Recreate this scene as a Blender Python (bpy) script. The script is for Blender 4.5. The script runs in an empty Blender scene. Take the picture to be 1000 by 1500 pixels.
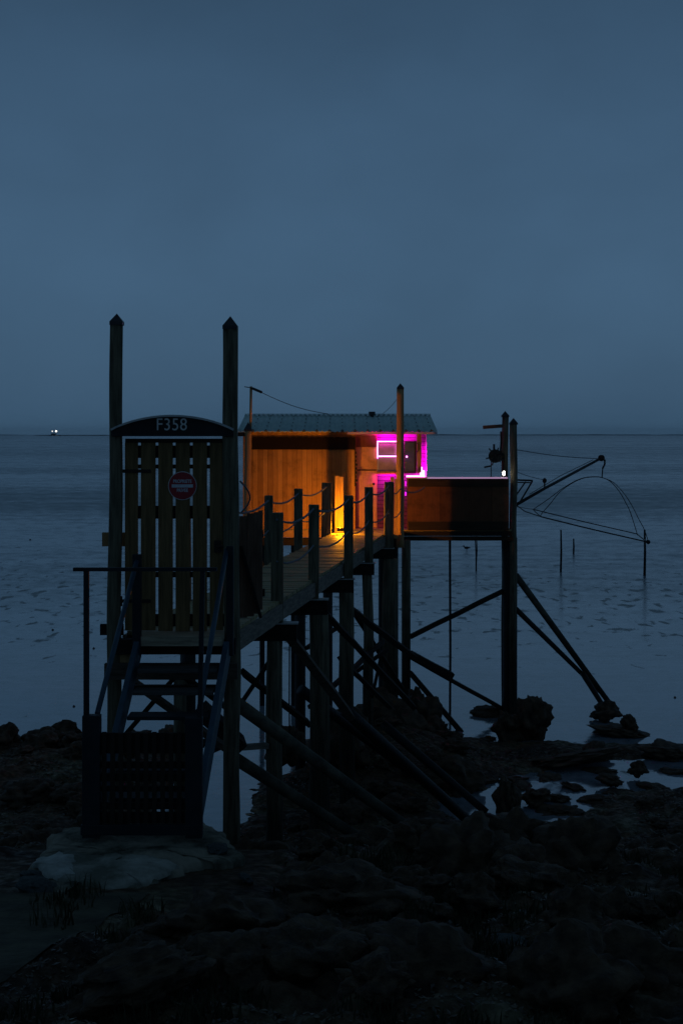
import bpy, bmesh, math, random
from math import sin, cos, pi, radians
from mathutils import Vector, Matrix, noise
random.seed(7)
S = bpy.context.scene
C = S.collection
F = 2083.0          # focal length in pixels of the 1000x1500 photograph
EYE = 6.1           # eye height above the water

# ------------------------------------------------------------------ camera
cd = bpy.data.cameras.new('camera')
cam = bpy.data.objects.new('camera', cd); C.objects.link(cam)
cam.location = (0, 0, EYE); cam.rotation_euler = (radians(90), 0, 0)
cd.sensor_fit = 'VERTICAL'; cd.sensor_height = 36; cd.lens = 50
cd.shift_y = -114 / 1500
cd.clip_start = 0.1; cd.clip_end = 60000
S.camera = cam

# ------------------------------------------------------------------ world (blue hour, thin overcast)
W = bpy.data.worlds.new('World'); S.world = W; W.use_nodes = True
nt = W.node_tree; nt.nodes.clear()
def N(t, kind, **kw):
    n = t.nodes.new(kind)
    for k, v in kw.items():
        if k.startswith('i_'):
            n.inputs[k[2:].replace('_', ' ')].default_value = v
        else:
            setattr(n, k, v)
    return n
def ramp(t, stops, interp='LINEAR'):
    r = t.nodes.new('ShaderNodeValToRGB'); r.color_ramp.interpolation = interp
    e = r.color_ramp.elements
    while len(e) > 1: e.remove(e[-1])
    e[0].position = stops[0][0]; e[0].color = (*stops[0][1], 1)
    for p, c in stops[1:]:
        x = e.new(p); x.color = (*c, 1)
    return r
def g(v): return (v, v, v)
tc = N(nt, 'ShaderNodeTexCoord'); sep = N(nt, 'ShaderNodeSeparateXYZ')
nt.links.new(tc.outputs['Generated'], sep.inputs[0])
rz = ramp(nt, [(0.0, (.042, .093, .160)), (.03, (.045, .098, .166)), (.09, (.051, .110, .188)), (.17, (.051, .109, .188)),
               (.30, (.034, .075, .134)), (.55, (.024, .052, .090)), (1.0, (.019, .041, .072))], 'B_SPLINE')
nt.links.new(sep.outputs['Z'], rz.inputs[0])
ry = N(nt, 'ShaderNodeMapRange'); ry.inputs['From Min'].default_value = -1; ry.inputs['From Max'].default_value = 1
ry.inputs['To Min'].default_value = .75; ry.inputs['To Max'].default_value = 1.0
nt.links.new(sep.outputs['Y'], ry.inputs[0])
mp = N(nt, 'ShaderNodeMapping'); mp.inputs['Scale'].default_value = (5.0, 5.0, 8.0)
nt.links.new(tc.outputs['Generated'], mp.inputs[0])
cn = N(nt, 'ShaderNodeTexNoise'); cn.inputs['Scale'].default_value = 1.6; cn.inputs['Detail'].default_value = 4
nt.links.new(mp.outputs[0], cn.inputs['Vector'])
cr = N(nt, 'ShaderNodeMapRange'); cr.inputs['From Min'].default_value = .3; cr.inputs['From Max'].default_value = .7
cr.inputs['To Min'].default_value = .93; cr.inputs['To Max'].default_value = 1.05
nt.links.new(cn.outputs['Fac'], cr.inputs[0])
m1 = N(nt, 'ShaderNodeMath', operation='MULTIPLY'); nt.links.new(ry.outputs[0], m1.inputs[0]); nt.links.new(cr.outputs[0], m1.inputs[1])
m2 = N(nt, 'ShaderNodeVectorMath', operation='SCALE'); nt.links.new(rz.outputs[0], m2.inputs[0]); nt.links.new(m1.outputs[0], m2.inputs['Scale'])
sky = N(nt, 'ShaderNodeTexSky', sky_type='NISHITA'); sky.sun_disc = False
sky.sun_elevation = radians(-4); sky.sun_rotation = radians(12)
sk = N(nt, 'ShaderNodeVectorMath', operation='SCALE'); sk.inputs['Scale'].default_value = 0.01
nt.links.new(sky.outputs[0], sk.inputs[0])
ad = N(nt, 'ShaderNodeVectorMath', operation='ADD'); nt.links.new(m2.outputs[0], ad.inputs[0]); nt.links.new(sk.outputs[0], ad.inputs[1])
bg = N(nt, 'ShaderNodeBackground'); bg.inputs['Strength'].default_value = 1.0
nt.links.new(ad.outputs[0], bg.inputs[0])
ow = N(nt, 'ShaderNodeOutputWorld'); nt.links.new(bg.outputs[0], ow.inputs[0])

# last glow of the sun that has set behind the sea
sl = bpy.data.lights.new('sun', 'SUN'); sl.energy = 0.004; sl.angle = radians(40); sl.color = (.7, .85, 1)
so = bpy.data.objects.new('sun', sl); C.objects.link(so); so.location = (0, 0, 30)
so.rotation_euler = Vector((-.25, -1.0, -.10)).to_track_quat('-Z', 'Y').to_euler()

S.view_settings.view_transform = 'Standard'; S.view_settings.look = 'None'
S.view_settings.exposure = 0; S.view_settings.gamma = 1
S.cycles.use_denoising = True
S.cycles.max_bounces = 6

# ------------------------------------------------------------------ helpers
def P(px, py, Y):                       # a point seen at this pixel, Y metres away
    return Vector(((px - 500) / F * Y, Y, EYE - (py - 636) / F * Y))
def tag(o, label=None, cat=None, group=None, kind=None):
    if label: o['label'] = label
    if cat: o['category'] = cat
    if group: o['group'] = group
    if kind: o['kind'] = kind
    return o
def thing(name, label, cat, loc=(0, 0, 0), group=None, rz=0):
    o = bpy.data.objects.new(name, None); C.objects.link(o); o.location = loc; o.rotation_euler.z = rz
    o.empty_display_size = .2
    return tag(o, label, cat, group)
class MB:
    def __init__(s, off=(0, 0, 0)): s.bm = bmesh.new(); s.off = Vector(off)
    def box(s, a, b, bev=0):
        a = Vector(a); b = Vector(b); c = (a + b) / 2; d = b - a
        r = bmesh.ops.create_cube(s.bm, size=1)
        for v in r['verts']: v.co = Vector((v.co.x * d.x, v.co.y * d.y, v.co.z * d.z)) + c
        return s
    def beam(s, p, q, w, h, up=(0, 0, 1), jit=0):      # board from p to q, w across, h along 'up'
        p = Vector(p); q = Vector(q); ax = (q - p).normalized(); up = Vector(up)
        sd = ax.cross(up)
        if sd.length < 1e-4: sd = ax.cross(Vector((0, 1, 0)))
        sd.normalize(); u = sd.cross(ax).normalized()
        n = max(1, int((q - p).length / .5)) if jit else 1
        rings = []
        for i in range(n + 1):
            c = p.lerp(q, i / n)
            if jit and 0 < i < n: c += sd * random.uniform(-jit, jit) + u * random.uniform(-jit, jit)
            rings.append([s.bm.verts.new(c + sd * w / 2 * a + u * h / 2 * b) for a, b in ((-1, -1), (1, -1), (1, 1), (-1, 1))])
        for r0, r1 in zip(rings, rings[1:]):
            for k in range(4): s.bm.faces.new((r0[k], r0[(k + 1) % 4], r1[(k + 1) % 4], r1[k]))
        s.bm.faces.new(rings[0][::-1]); s.bm.faces.new(rings[-1])
        return s
    def tube(s, pts, r, n=8, wob=0, seed=0):
        pts = [Vector(p) for p in pts]; rs = r if isinstance(r, (list, tuple)) else [r] * len(pts)
        rings = []; prev = None
        for i, p in enumerate(pts):
            t = (pts[min(i + 1, len(pts) - 1)] - pts[max(i - 1, 0)]).normalized()
            if prev is None:
                a = t.cross(Vector((0, 1, 0)))
                if a.length < .1: a = t.cross(Vector((1, 0, 0)))
            else: a = prev - t * prev.dot(t)
            a.normalize(); prev = a; b = t.cross(a)
            ring = []
            for k in range(n):
                an = 2 * pi * k / n
                rr = rs[i] * (1 + wob * noise.noise(Vector((cos(an) * 1.3 + seed, sin(an) * 1.3, p.length * 1.1 + seed))))
                ring.append(s.bm.verts.new(p + (a * cos(an) + b * sin(an)) * rr))
            rings.append(ring)
        for r0, r1 in zip(rings, rings[1:]):
            for k in range(n): s.bm.faces.new((r0[k], r0[(k + 1) % n], r1[(k + 1) % n], r1[k]))
        s.bm.faces.new(rings[0][::-1]); s.bm.faces.new(rings[-1])
        return s
    def pyramid(s, c, w, h, skirt=.03):
        c = Vector(c); b = []; t = []
        for x, y in ((-1, -1), (1, -1), (1, 1), (-1, 1)):
            b.append(s.bm.verts.new(c + Vector((x * w / 2, y * w / 2, -skirt)))); t.append(s.bm.verts.new(c + Vector((x * w / 2, y * w / 2, 0))))
        a = s.bm.verts.new(c + Vector((0, 0, h)))
        for k in range(4):
            s.bm.faces.new((b[k], b[(k + 1) % 4], t[(k + 1) % 4], t[k])); s.bm.faces.new((t[k], t[(k + 1) % 4], a))
        s.bm.faces.new(b[::-1]); return s
    def ball(s, c, r, sub=2, sc=(1, 1, 1)):
        q = bmesh.ops.create_icosphere(s.bm, subdivisions=sub, radius=r)
        for v in q['verts']: v.co = Vector((v.co.x * sc[0], v.co.y * sc[1], v.co.z * sc[2])) + Vector(c)
        return s
    def prism(s, pts, d):               # pts in order, extruded by vector d
        d = Vector(d); a = [s.bm.verts.new(Vector(p)) for p in pts]; b = [s.bm.verts.new(Vector(p) + d) for p in pts]
        s.bm.faces.new(a); s.bm.faces.new(b[::-1]); n = len(a)
        for k in range(n): s.bm.faces.new((a[k], b[k], b[(k + 1) % n], a[(k + 1) % n]))
        return s
    def build(s, name, mat, parent=None, smooth=False, bev=0, label=None):
        if s.off.length or parent is not None:
            o_ = s.off if s.off.length else (root_loc(parent) if parent else Vector())
            for v in s.bm.verts: v.co -= o_
        bmesh.ops.recalc_face_normals(s.bm, faces=s.bm.faces)
        me = bpy.data.meshes.new(name); s.bm.to_mesh(me); s.bm.free()
        if smooth:
            for p in me.polygons: p.use_smooth = True
        me.materials.append(mat)
        o = bpy.data.objects.new(name, me); C.objects.link(o)
        if parent: o.parent = parent
        if bev:
            m = o.modifiers.new('bevel', 'BEVEL'); m.width = bev; m.segments = 2; m.limit_method = 'ANGLE'
        if label: o['label'] = label
        return o
def root_loc(o):
    v = Vector(o.location)
    while o.parent: o = o.parent; v = v + Vector(o.location)
    return v
def copy_tree(o, loc, rz=0, sc=None, label=None, parent=None):
    c = o.copy(); C.objects.link(c); c.parent = parent
    if parent is None:
        c.location = loc; c.rotation_euler.z = rz
        if sc: c.scale = sc
        if label: c['label'] = label
    for ch in list(o.children): copy_tree(ch, None, parent=c)
    return c

# ------------------------------------------------------------------ materials
def mat(name, col, rough=.8, col2=None, scale=4, stretch=(1, 1, 1), bump=.3, bscale=None, spec=.3, metal=0, lo=.35, hi=.65, detail=6, ior=None):
    m = bpy.data.materials.new(name); m.use_nodes = True; t = m.node_tree
    b = t.nodes['Principled BSDF']; b.inputs['Roughness'].default_value = rough; b.inputs['Metallic'].default_value = metal
    b.inputs['Specular IOR Level'].default_value = spec
    if ior: b.inputs['IOR'].default_value = ior
    if col2 is None: col2 = tuple(c * .6 for c in col)
    tc = N(t, 'ShaderNodeTexCoord'); mp = N(t, 'ShaderNodeMapping'); mp.inputs['Scale'].default_value = stretch
    t.links.new(tc.outputs['Object'], mp.inputs[0])
    n = N(t, 'ShaderNodeTexNoise'); n.inputs['Scale'].default_value = scale; n.inputs['Detail'].default_value = detail; n.inputs['Roughness'].default_value = .62
    t.links.new(mp.outputs[0], n.inputs['Vector'])
    r = ramp(t, [(lo, col2), (hi, col)]); t.links.new(n.outputs['Fac'], r.inputs[0]); t.links.new(r.outputs[0], b.inputs['Base Color'])
    if bump:
        n2 = N(t, 'ShaderNodeTexNoise'); n2.inputs['Scale'].default_value = bscale or scale * 2.5; n2.inputs['Detail'].default_value = 5
        t.links.new(mp.outputs[0], n2.inputs['Vector'])
        bu = N(t, 'ShaderNodeBump'); bu.inputs['Strength'].default_value = bump; bu.inputs['Distance'].default_value = .02
        t.links.new(n2.outputs['Fac'], bu.inputs['Height']); t.links.new(bu.outputs[0], b.inputs['Normal'])
    return m
def tide(m, z0=1.3, z1=2.9, low=.22):
    t = m.node_tree; b = t.nodes['Principled BSDF']; src = b.inputs['Base Color'].links[0].from_socket
    ge = N(t, 'ShaderNodeNewGeometry'); sp = N(t, 'ShaderNodeSeparateXYZ'); t.links.new(ge.outputs['Position'], sp.inputs[0])
    n = N(t, 'ShaderNodeTexNoise'); n.inputs['Scale'].default_value = 3; t.links.new(ge.outputs['Position'], n.inputs['Vector'])
    a = N(t, 'ShaderNodeMath', operation='MULTIPLY_ADD'); a.inputs[1].default_value = 1.4; t.links.new(n.outputs['Fac'], a.inputs[0]); t.links.new(sp.outputs['Z'], a.inputs[2])
    r = N(t, 'ShaderNodeMapRange'); r.inputs['From Min'].default_value = z0 + .7; r.inputs['From Max'].default_value = z1 + .7; r.inputs['To Min'].default_value = low; t.links.new(a.outputs[0], r.inputs[0])
    s = N(t, 'ShaderNodeVectorMath', operation='SCALE'); t.links.new(src, s.inputs[0]); t.links.new(r.outputs[0], s.inputs['Scale']); t.links.new(s.outputs[0], b.inputs['Base Color'])
    return m
def emis(name, col, st):
    m = bpy.data.materials.new(name); m.use_nodes = True; t = m.node_tree; t.nodes.clear()
    e = N(t, 'ShaderNodeEmission'); e.inputs[0].default_value = (*col, 1); e.inputs[1].default_value = st
    o = N(t, 'ShaderNodeOutputMaterial'); t.links.new(e.outputs[0], o.inputs[0]); return m
def planks(name, col, col2, width, axis='X', gap=.012, gapdark=.15, rough=.75, scale=3, knots=True, off=0.0):
    """boards laid side by side along an axis: tone per board, long grain, dark joints"""
    m = bpy.data.materials.new(name); m.use_nodes = True; t = m.node_tree
    b = t.nodes['Principled BSDF']; b.inputs['Roughness'].default_value = rough; b.inputs['Specular IOR Level'].default_value = .25
    tc = N(t, 'ShaderNodeTexCoord'); sp = N(t, 'ShaderNodeSeparateXYZ'); t.links.new(tc.outputs['Object'], sp.inputs[0])
    d = N(t, 'ShaderNodeMath', operation='MULTIPLY_ADD'); d.inputs[1].default_value = 1 / width; d.inputs[2].default_value = off
    t.links.new(sp.outputs[axis], d.inputs[0])
    fl = N(t, 'ShaderNodeMath', operation='FLOOR'); t.links.new(d.outputs[0], fl.inputs[0])
    fr = N(t, 'ShaderNodeMath', operation='FRACT'); t.links.new(d.outputs[0], fr.inputs[0])
    wn = N(t, 'ShaderNodeTexWhiteNoise', noise_dimensions='1D'); t.links.new(fl.outputs[0], wn.inputs['W'])
    mp = N(t, 'ShaderNodeMapping')
    st = {'X': (14, 14, 1), 'Y': (1, 14, 14), 'Z': (1, 8, 14)}[axis]; mp.inputs['Scale'].default_value = st
    va = N(t, 'ShaderNodeVectorMath', operation='ADD'); t.links.new(tc.outputs['Object'], va.inputs[0])
    sc = N(t, 'ShaderNodeVectorMath', operation='SCALE'); sc.inputs['Scale'].default_value = 9; t.links.new(wn.outputs['Color'], sc.inputs[0]); t.links.new(sc.outputs[0], va.inputs[1])
    t.links.new(va.outputs[0], mp.inputs[0])
    n = N(t, 'ShaderNodeTexNoise'); n.inputs['Scale'].default_value = scale; n.inputs['Detail'].default_value = 6; n.inputs['Distortion'].default_value = .6
    t.links.new(mp.outputs[0], n.inputs['Vector'])
    mx = N(t, 'ShaderNodeMath', operation='MULTIPLY_ADD'); mx.inputs[1].default_value = .45; t.links.new(wn.outputs['Value'], mx.inputs[0])
    s2 = N(t, 'ShaderNodeMath', operation='MULTIPLY'); s2.inputs[1].default_value = .6; t.links.new(n.outputs['Fac'], s2.inputs[0]); t.links.new(s2.outputs[0], mx.inputs[2])
    r = ramp(t, [(.15, col2), (.75, col)]); t.links.new(mx.outputs[0], r.inputs[0])
    ns = N(t, 'ShaderNodeTexNoise'); ns.inputs['Scale'].default_value = 2.3; ns.inputs['Detail'].default_value = 8; ns.inputs['Roughness'].default_value = .7; t.links.new(tc.outputs['Object'], ns.inputs['Vector'])
    rs = ramp(t, [(.33, g(.5)), (.47, g(.95)), (.7, g(1.15))]); t.links.new(ns.outputs['Fac'], rs.inputs[0])
    ms = N(t, 'ShaderNodeMix', data_type='RGBA', blend_type='MULTIPLY'); ms.inputs[0].default_value = 1; t.links.new(r.outputs[0], ms.inputs[6]); t.links.new(rs.outputs[0], ms.inputs[7])
    # joint mask
    a = N(t, 'ShaderNodeMath', operation='PINGPONG'); a.inputs[1].default_value = .5; t.links.new(fr.outputs[0], a.inputs[0])
    jm = N(t, 'ShaderNodeMapRange'); jm.inputs['From Min'].default_value = gap / width * .4; jm.inputs['From Max'].default_value = gap / width
    t.links.new(a.outputs[0], jm.inputs[0])
    mc = N(t, 'ShaderNodeMix', data_type='RGBA'); t.links.new(jm.outputs[0], mc.inputs[0]); mc.inputs[6].default_value = (*[c * gapdark for c in col2], 1)
    t.links.new(ms.outputs[2], mc.inputs[7]); t.links.new(mc.outputs[2], b.inputs['Base Color'])
    bu = N(t, 'ShaderNodeBump'); bu.inputs['Strength'].default_value = .6; bu.inputs['Distance'].default_value = .01
    hh = N(t, 'ShaderNodeMath', operation='MULTIPLY_ADD'); hh.inputs[1].default_value = .3; t.links.new(n.outputs['Fac'], hh.inputs[0]); t.links.new(jm.outputs[0], hh.inputs[2])
    t.links.new(hh.outputs[0], bu.inputs['Height']); t.links.new(bu.outputs[0], b.inputs['Normal'])
    return m
M = {}
M['pile'] = mat('weathered pile', (.22, .19, .125), .85, (.065, .060, .040), 3, (8, 8, .7), .6)
M['prop'] = mat('weathered prop', (.16, .15, .11), .85, (.05, .05, .038), 5, (1, 1, 1), .6)
M['pilewet'] = mat('wet tarred pile', (.03, .036, .034), .55, (.010, .012, .013), 3, (6, 6, .8), .7, spec=.4)
M['cap'] = mat('dark zinc cap', (.04, .04, .045), .5, None, 6, spec=.4)
for k_ in ('pile', 'prop', 'pilewet'): tide(M[k_])
M['gate'] = mat('brown painted boards', (.27, .165, .070), .8, (.14, .088, .038), 3, (10, 10, .8), .4)
M['rail'] = mat('dark rail timber', (.05, .035, .022), .85, None, 3, (1, 10, 10), .4)
M['board'] = mat('dark sign board', (.035, .036, .04), .7, None, 4, spec=.2, bump=.1)
M['trim'] = mat('pale painted edge', (.62, .62, .60), .6, (.45, .46, .46), 12, bump=.1)
M['white'] = mat('white paint', (.75, .76, .8), .55, (.6, .6, .66), 20, bump=.05)
M['grey'] = mat('engraved grey lettering', (.80, .80, .78), .6, (.62, .63, .62), 20, bump=.05)
M['red'] = mat('red enamel', (.42, .012, .02), .35, (.36, .010, .018), 6, bump=.05, spec=.5)
M['steel'] = mat('blue grey painted steel', (.035, .085, .125), .5, (.02, .05, .075), 5, bump=.15, spec=.5)
M['steeld'] = mat('dark steel', (.018, .026, .034), .55, None, 5, bump=.15)
M['iron'] = mat('rusty iron', (.06, .035, .025), .7, (.02, .016, .015), 14)
M['tread'] = mat('lit tread tone', (.07, .07, .065), .6, None, 3, (1, 9, 9), .4, spec=.5)  # paler colour painted on the upper treads in place of light
M['lattice'] = mat('dark lattice timber', (.035, .026, .020), .85, None, 5, bump=.3)
M['beam'] = mat('beam timber', (.13, .10, .075), .85, (.055, .045, .035), 3, (1.2, 8, 8), .5)
M['fascia'] = mat('grey weathered fascia', (.30, .26, .21), .85, (.13, .115, .095), 3, (1.5, 1.5, 9), .5)
M['sill'] = mat('pale worn threshold', (.55, .46, .32), .8, (.28, .23, .16), 4, (1, 8, 8), .4)
M['deck'] = planks('algae grown deck boards', (.42, .34, .17), (.24, .215, .11), .145, 'Y', .008, .5)
M['deck'].node_tree.nodes['Principled BSDF'].inputs['Roughness'].default_value = .6
M['rope'] = mat('weathered rope', (.26, .29, .32), .9, (.12, .14, .16), 40)
M['screen'] = mat('side screen boards', (.26, .16, .11), .85, (.11, .07, .05), 3, (9, 9, .8), .5)
M['wall'] = planks('varnished vertical boards', (.60, .32, .09), (.32, .15, .035), .105, 'X', .004, .55)
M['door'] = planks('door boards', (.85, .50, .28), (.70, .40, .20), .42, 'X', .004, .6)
M['siding'] = planks('magenta toned clapboard', (.20, .05, .20), (.13, .03, .14), .085, 'Z', .010, .3)  # dark plum base stands in for magenta light with little orange
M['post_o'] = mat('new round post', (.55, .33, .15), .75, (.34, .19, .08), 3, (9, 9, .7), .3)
M['dark_strip'] = mat('near black strip', (.014, .007, .005), .95, (.009, .005, .004), 8)
M['parapet'] = planks('parapet boards', (.20, .085, .04), (.10, .042, .02), 1.1, 'X', .006, .5)
M['beamdark'] = mat('dark damp timber', (.03, .024, .02), .85, None, 3, (1.2, 8, 8), .5)
M['tin'] = mat('galvanised roof sheet', (.66, .80, .74), .5, (.50, .64, .60), 3, (3, 1, 1), .1, spec=.5)
M['tinrib'] = mat('roof ribs and screws', (.12, .15, .15), .6, None, 9)
M['eave'] = mat('pale eave board', (.75, .55, .60), .7, (.6, .42, .46), 6)
M['glass'] = mat('curtained window glass', (.42, .37, .36), .3, (.28, .24, .23), 5, bump=0, spec=.5)
M['glassb'] = mat('glass painted with sky reflection', (.13, .14, .19), .15, None, 5, bump=0, spec=.8)  # blue base colour stands in for the reflected sky
M['capbrd'] = mat('pale parapet cap', (.62, .58, .66), .6, (.5, .46, .54), 6)
M['net'] = mat('dark steel tube', (.02, .023, .025), .5, None, 8, bump=0)
M['concrete'] = mat('mossy concrete', (.30, .27, .20), .85, (.045, .05, .035), 2.6, (1, 1.3, 1), 1.0, 16, detail=12, lo=.40, hi=.60)
M['cement'] = mat('worn cement', (.46, .45, .38), .75, (.13, .13, .095), 2.0, (1, 1, 1), 1.0, 22, detail=12, lo=.42, hi=.66)
M['rock'] = mat('seaweed covered rock', (.115, .074, .042), .7, (.024, .016, .010), 2.5, (1, 1, 1), 1.0, 9, spec=.25, detail=9)
M['rockpale'] = mat('pale limestone block', (.11, .125, .12), .85, (.04, .045, .043), 4, (1, 1, 1), .8, 16, detail=9)
M['grass'] = mat('salt grass', (.075, .085, .045), .9, (.03, .038, .02), 3, bump=0)
M['led'] = emis('magenta light strip', (1.0, .18, .80), 8)
M['leddim'] = emis('magenta light strip seen at an angle', (.9, .02, .8), 1.6)
M['warm'] = emis('warm lamp glass', (1.0, .52, .08), 30)
M['whitelamp'] = emis('white lamp glass', (1, .97, .85), 12)
M['ship'] = mat('dark hull', (.03, .04, .05), .7)

# ------------------------------------------------------------------ ground
def lerp_tab(tab, x):
    if x <= tab[0][0]: return tab[0][1]
    for (a, b), (c, d) in zip(tab, tab[1:]):
        if x <= c: return b + (d - b) * (x - a) / (c - a)
    return tab[-1][1]
PROF = [(2, 3.7), (7, 3.06), (10, 2.66), (12.6, 2.42), (14.4, 1.78), (17, 1.0), (19, .55), (21, .22), (23, .06), (28, .04), (29.5, -.22), (31, -.5), (60, -1)]
def bump2(x, y, cx, cy, rx, ry): return math.exp(-((x - cx) / rx) ** 2 - ((y - cy) / ry) ** 2)
def slabmask(x, y):
    return min(1, 1.3 * math.exp(-(max(0, abs(x + 1.75) - .95) / .25) ** 2 - (max(0, abs(y - 11.8) - 1.0) / .3) ** 2))
def pathmask(x, y):
    cx = -2.0 - (11 - y) * .22
    return math.exp(-(max(0, abs(x - cx) - .35) / .25) ** 2) * (1 if y < 11.3 else math.exp(-((y - 11.3) / .4) ** 2))
def H0(x, y):
    z = lerp_tab(PROF, y)
    z += .36 * bump2(x, y, -5.5, 25.5, 2.4, 2.6)             # left bank
    z += .55 * bump2(x, y, .9, 26.5, 1.3, 2.6)               # mound under the cabin
    z -= .8 * bump2(x, y, -2.3, 23.6, .55, 2.6) + .5 * bump2(x, y, -1.75, 26.6, .9, 1.2)             # channel behind the stairs
    for (cx, cy, rx_, ry_, dd) in ((2.15, 23.2, .5, .9, .6), (3.1, 23.0, .55, .7, .6), (3.1, 24.6, .42, .5, .45), (3.95, 24.8, .6, .6, .46), (3.5, 24.0, .36, .6, .42), (5.1, 25.3, .9, .6, .46), (4.6, 24.6, .6, .25, .3), (6.2, 26.2, .9, .4, .35)):
        z -= dd * bump2(x, y, cx, cy, rx_, ry_)              # pools on the right
    z += .05 * bump2(x, y, 4.0, 27.0, 1.6, .6)
    z += .12 * bump2(x, y, 5.0, 22.6, 1.2, .6)
    return z
def H(x, y):
    z = H0(x, y)
    p = Vector((x, y, 0))
    n1 = noise.fractal(p * .9, 1.0, 2.0, 4)
    d = noise.voronoi(p * 2.3 + Vector((n1 * .3, n1 * .2, 0)))[0]
    cell = (d[1] - d[0])                                     # rounded blocks with crevices between
    d2 = noise.voronoi(p * 6.5 + Vector((3, n1, 0)))[0]
    r = .16 * n1 + .17 * min(cell, .55) - .06 + .05 * min(d2[1] - d2[0], .5)
    k = 1 - .93 * max(slabmask(x, y), pathmask(x, y) * .9)
    far = .55 if y > 21 else 1
    if y > 28.5: far *= max(0.15, 1 - (y - 28.5) / 2)
    return z + r * k * far
def grid(name, xs_at, ys, zf, m, smooth=True):
    verts = []; nx = None
    for y in ys:
        xs = xs_at(y); nx = len(xs)
        for x in xs: verts.append((x, y, zf(x, y)))
    faces = [(j * nx + i, j * nx + i + 1, (j + 1) * nx + i + 1, (j + 1) * nx + i) for j in range(len(ys) - 1) for i in range(nx - 1)]
    me = bpy.data.meshes.new(name); me.from_pydata(verts, [], faces)
    if smooth:
        for p in me.polygons: p.use_smooth = True
    me.materials.append(m); o = bpy.data.objects.new(name, me); C.objects.link(o); return o
def gmat():
    m = bpy.data.materials.new('weedy rocky shore'); m.use_nodes = True; t = m.node_tree
    b = t.nodes['Principled BSDF']; b.inputs['Specular IOR Level'].default_value = .25
    tc = N(t, 'ShaderNodeTexCoord')
    a = N(t, 'ShaderNodeTexNoise'); a.inputs['Scale'].default_value = .8; a.inputs['Detail'].default_value = 9; a.inputs['Roughness'].default_value = .7
    c = N(t, 'ShaderNodeTexNoise'); c.inputs['Scale'].default_value = 9; c.inputs['Detail'].default_value = 6
    t.links.new(tc.outputs['Object'], a.inputs['Vector']); t.links.new(tc.outputs['Object'], c.inputs['Vector'])
    r = ramp(t, [(.38, (.026, .016, .010)), (.50, (.085, .052, .027)), (.58, (.090, .074, .038)), (.68, (.20, .17, .105))])
    t.links.new(a.outputs['Fac'], r.inputs[0])
    r2 = ramp(t, [(.35, g(.45)), (.7, g(1.5))]); t.links.new(c.outputs['Fac'], r2.inputs[0])
    mx = N(t, 'ShaderNodeMix', data_type='RGBA', blend_type='MULTIPLY'); mx.inputs[0].default_value = 1
    t.links.new(r.outputs[0], mx.inputs[6]); t.links.new(r2.outputs[0], mx.inputs[7]); t.links.new(mx.outputs[2], b.inputs['Base Color'])
    rr = ramp(t, [(.4, g(.85)), (.66, g(.5))]); t.links.new(c.outputs['Fac'], rr.inputs[0]); t.links.new(rr.outputs[0], b.inputs['Roughness'])
    n2 = N(t, 'ShaderNodeTexNoise'); n2.inputs['Scale'].default_value = 14; n2.inputs['Detail'].default_value = 8; t.links.new(tc.outputs['Object'], n2.inputs['Vector'])
    bu = N(t, 'ShaderNodeBump'); bu.inputs['Strength'].default_value = .9; bu.inputs['Distance'].default_value = .06
    t.links.new(n2.outputs['Fac'], bu.inputs['Height']); t.links.new(bu.outputs[0], b.inputs['Normal'])
    return m
ys = [3 + i * .06 for i in range(int((31 - 3) / .06))] + [31.5, 33, 36, 45, 70]
def xs_at(y):
    hw = 2.2 + y * .29
    return [-hw + 2 * hw * i / 300 for i in range(301)]
tag(grid('ground', xs_at, ys, H, gmat()), kind='structure')
def xw(y): return [-14 - y, *[(-14 - y) * (1 - i / 40) + (14 + y) * i / 40 for i in range(1, 40)], 14 + y]
tag(grid('embankment', lambda y: [-60 + 3 * i for i in range(41)], [-30, -20, -10, -4, 0, 3, 8, 12, 16, 20, 24, 28, 30, 34, 50],
         lambda x, y: H0(x, y) - (.35 if y < 24 else .5) + (.1 if y < -3 else 0), M['rock']), kind='structure')
tag(grid('path', lambda y: [-2.0 - (11 - y) * .22 - .55 + 1.1 * i / 14 + .09 * noise.noise(Vector((i, y * 2, 4))) for i in range(15)],
         [4 + i * .1 for i in range(70)], lambda x, y: H(x, y) + .012,
         mat('trodden dirt path', (.12, .11, .07), .9, (.035, .030, .020), 2.2, (1, 1, 1), .8, 18, detail=9)), kind='structure')

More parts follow.
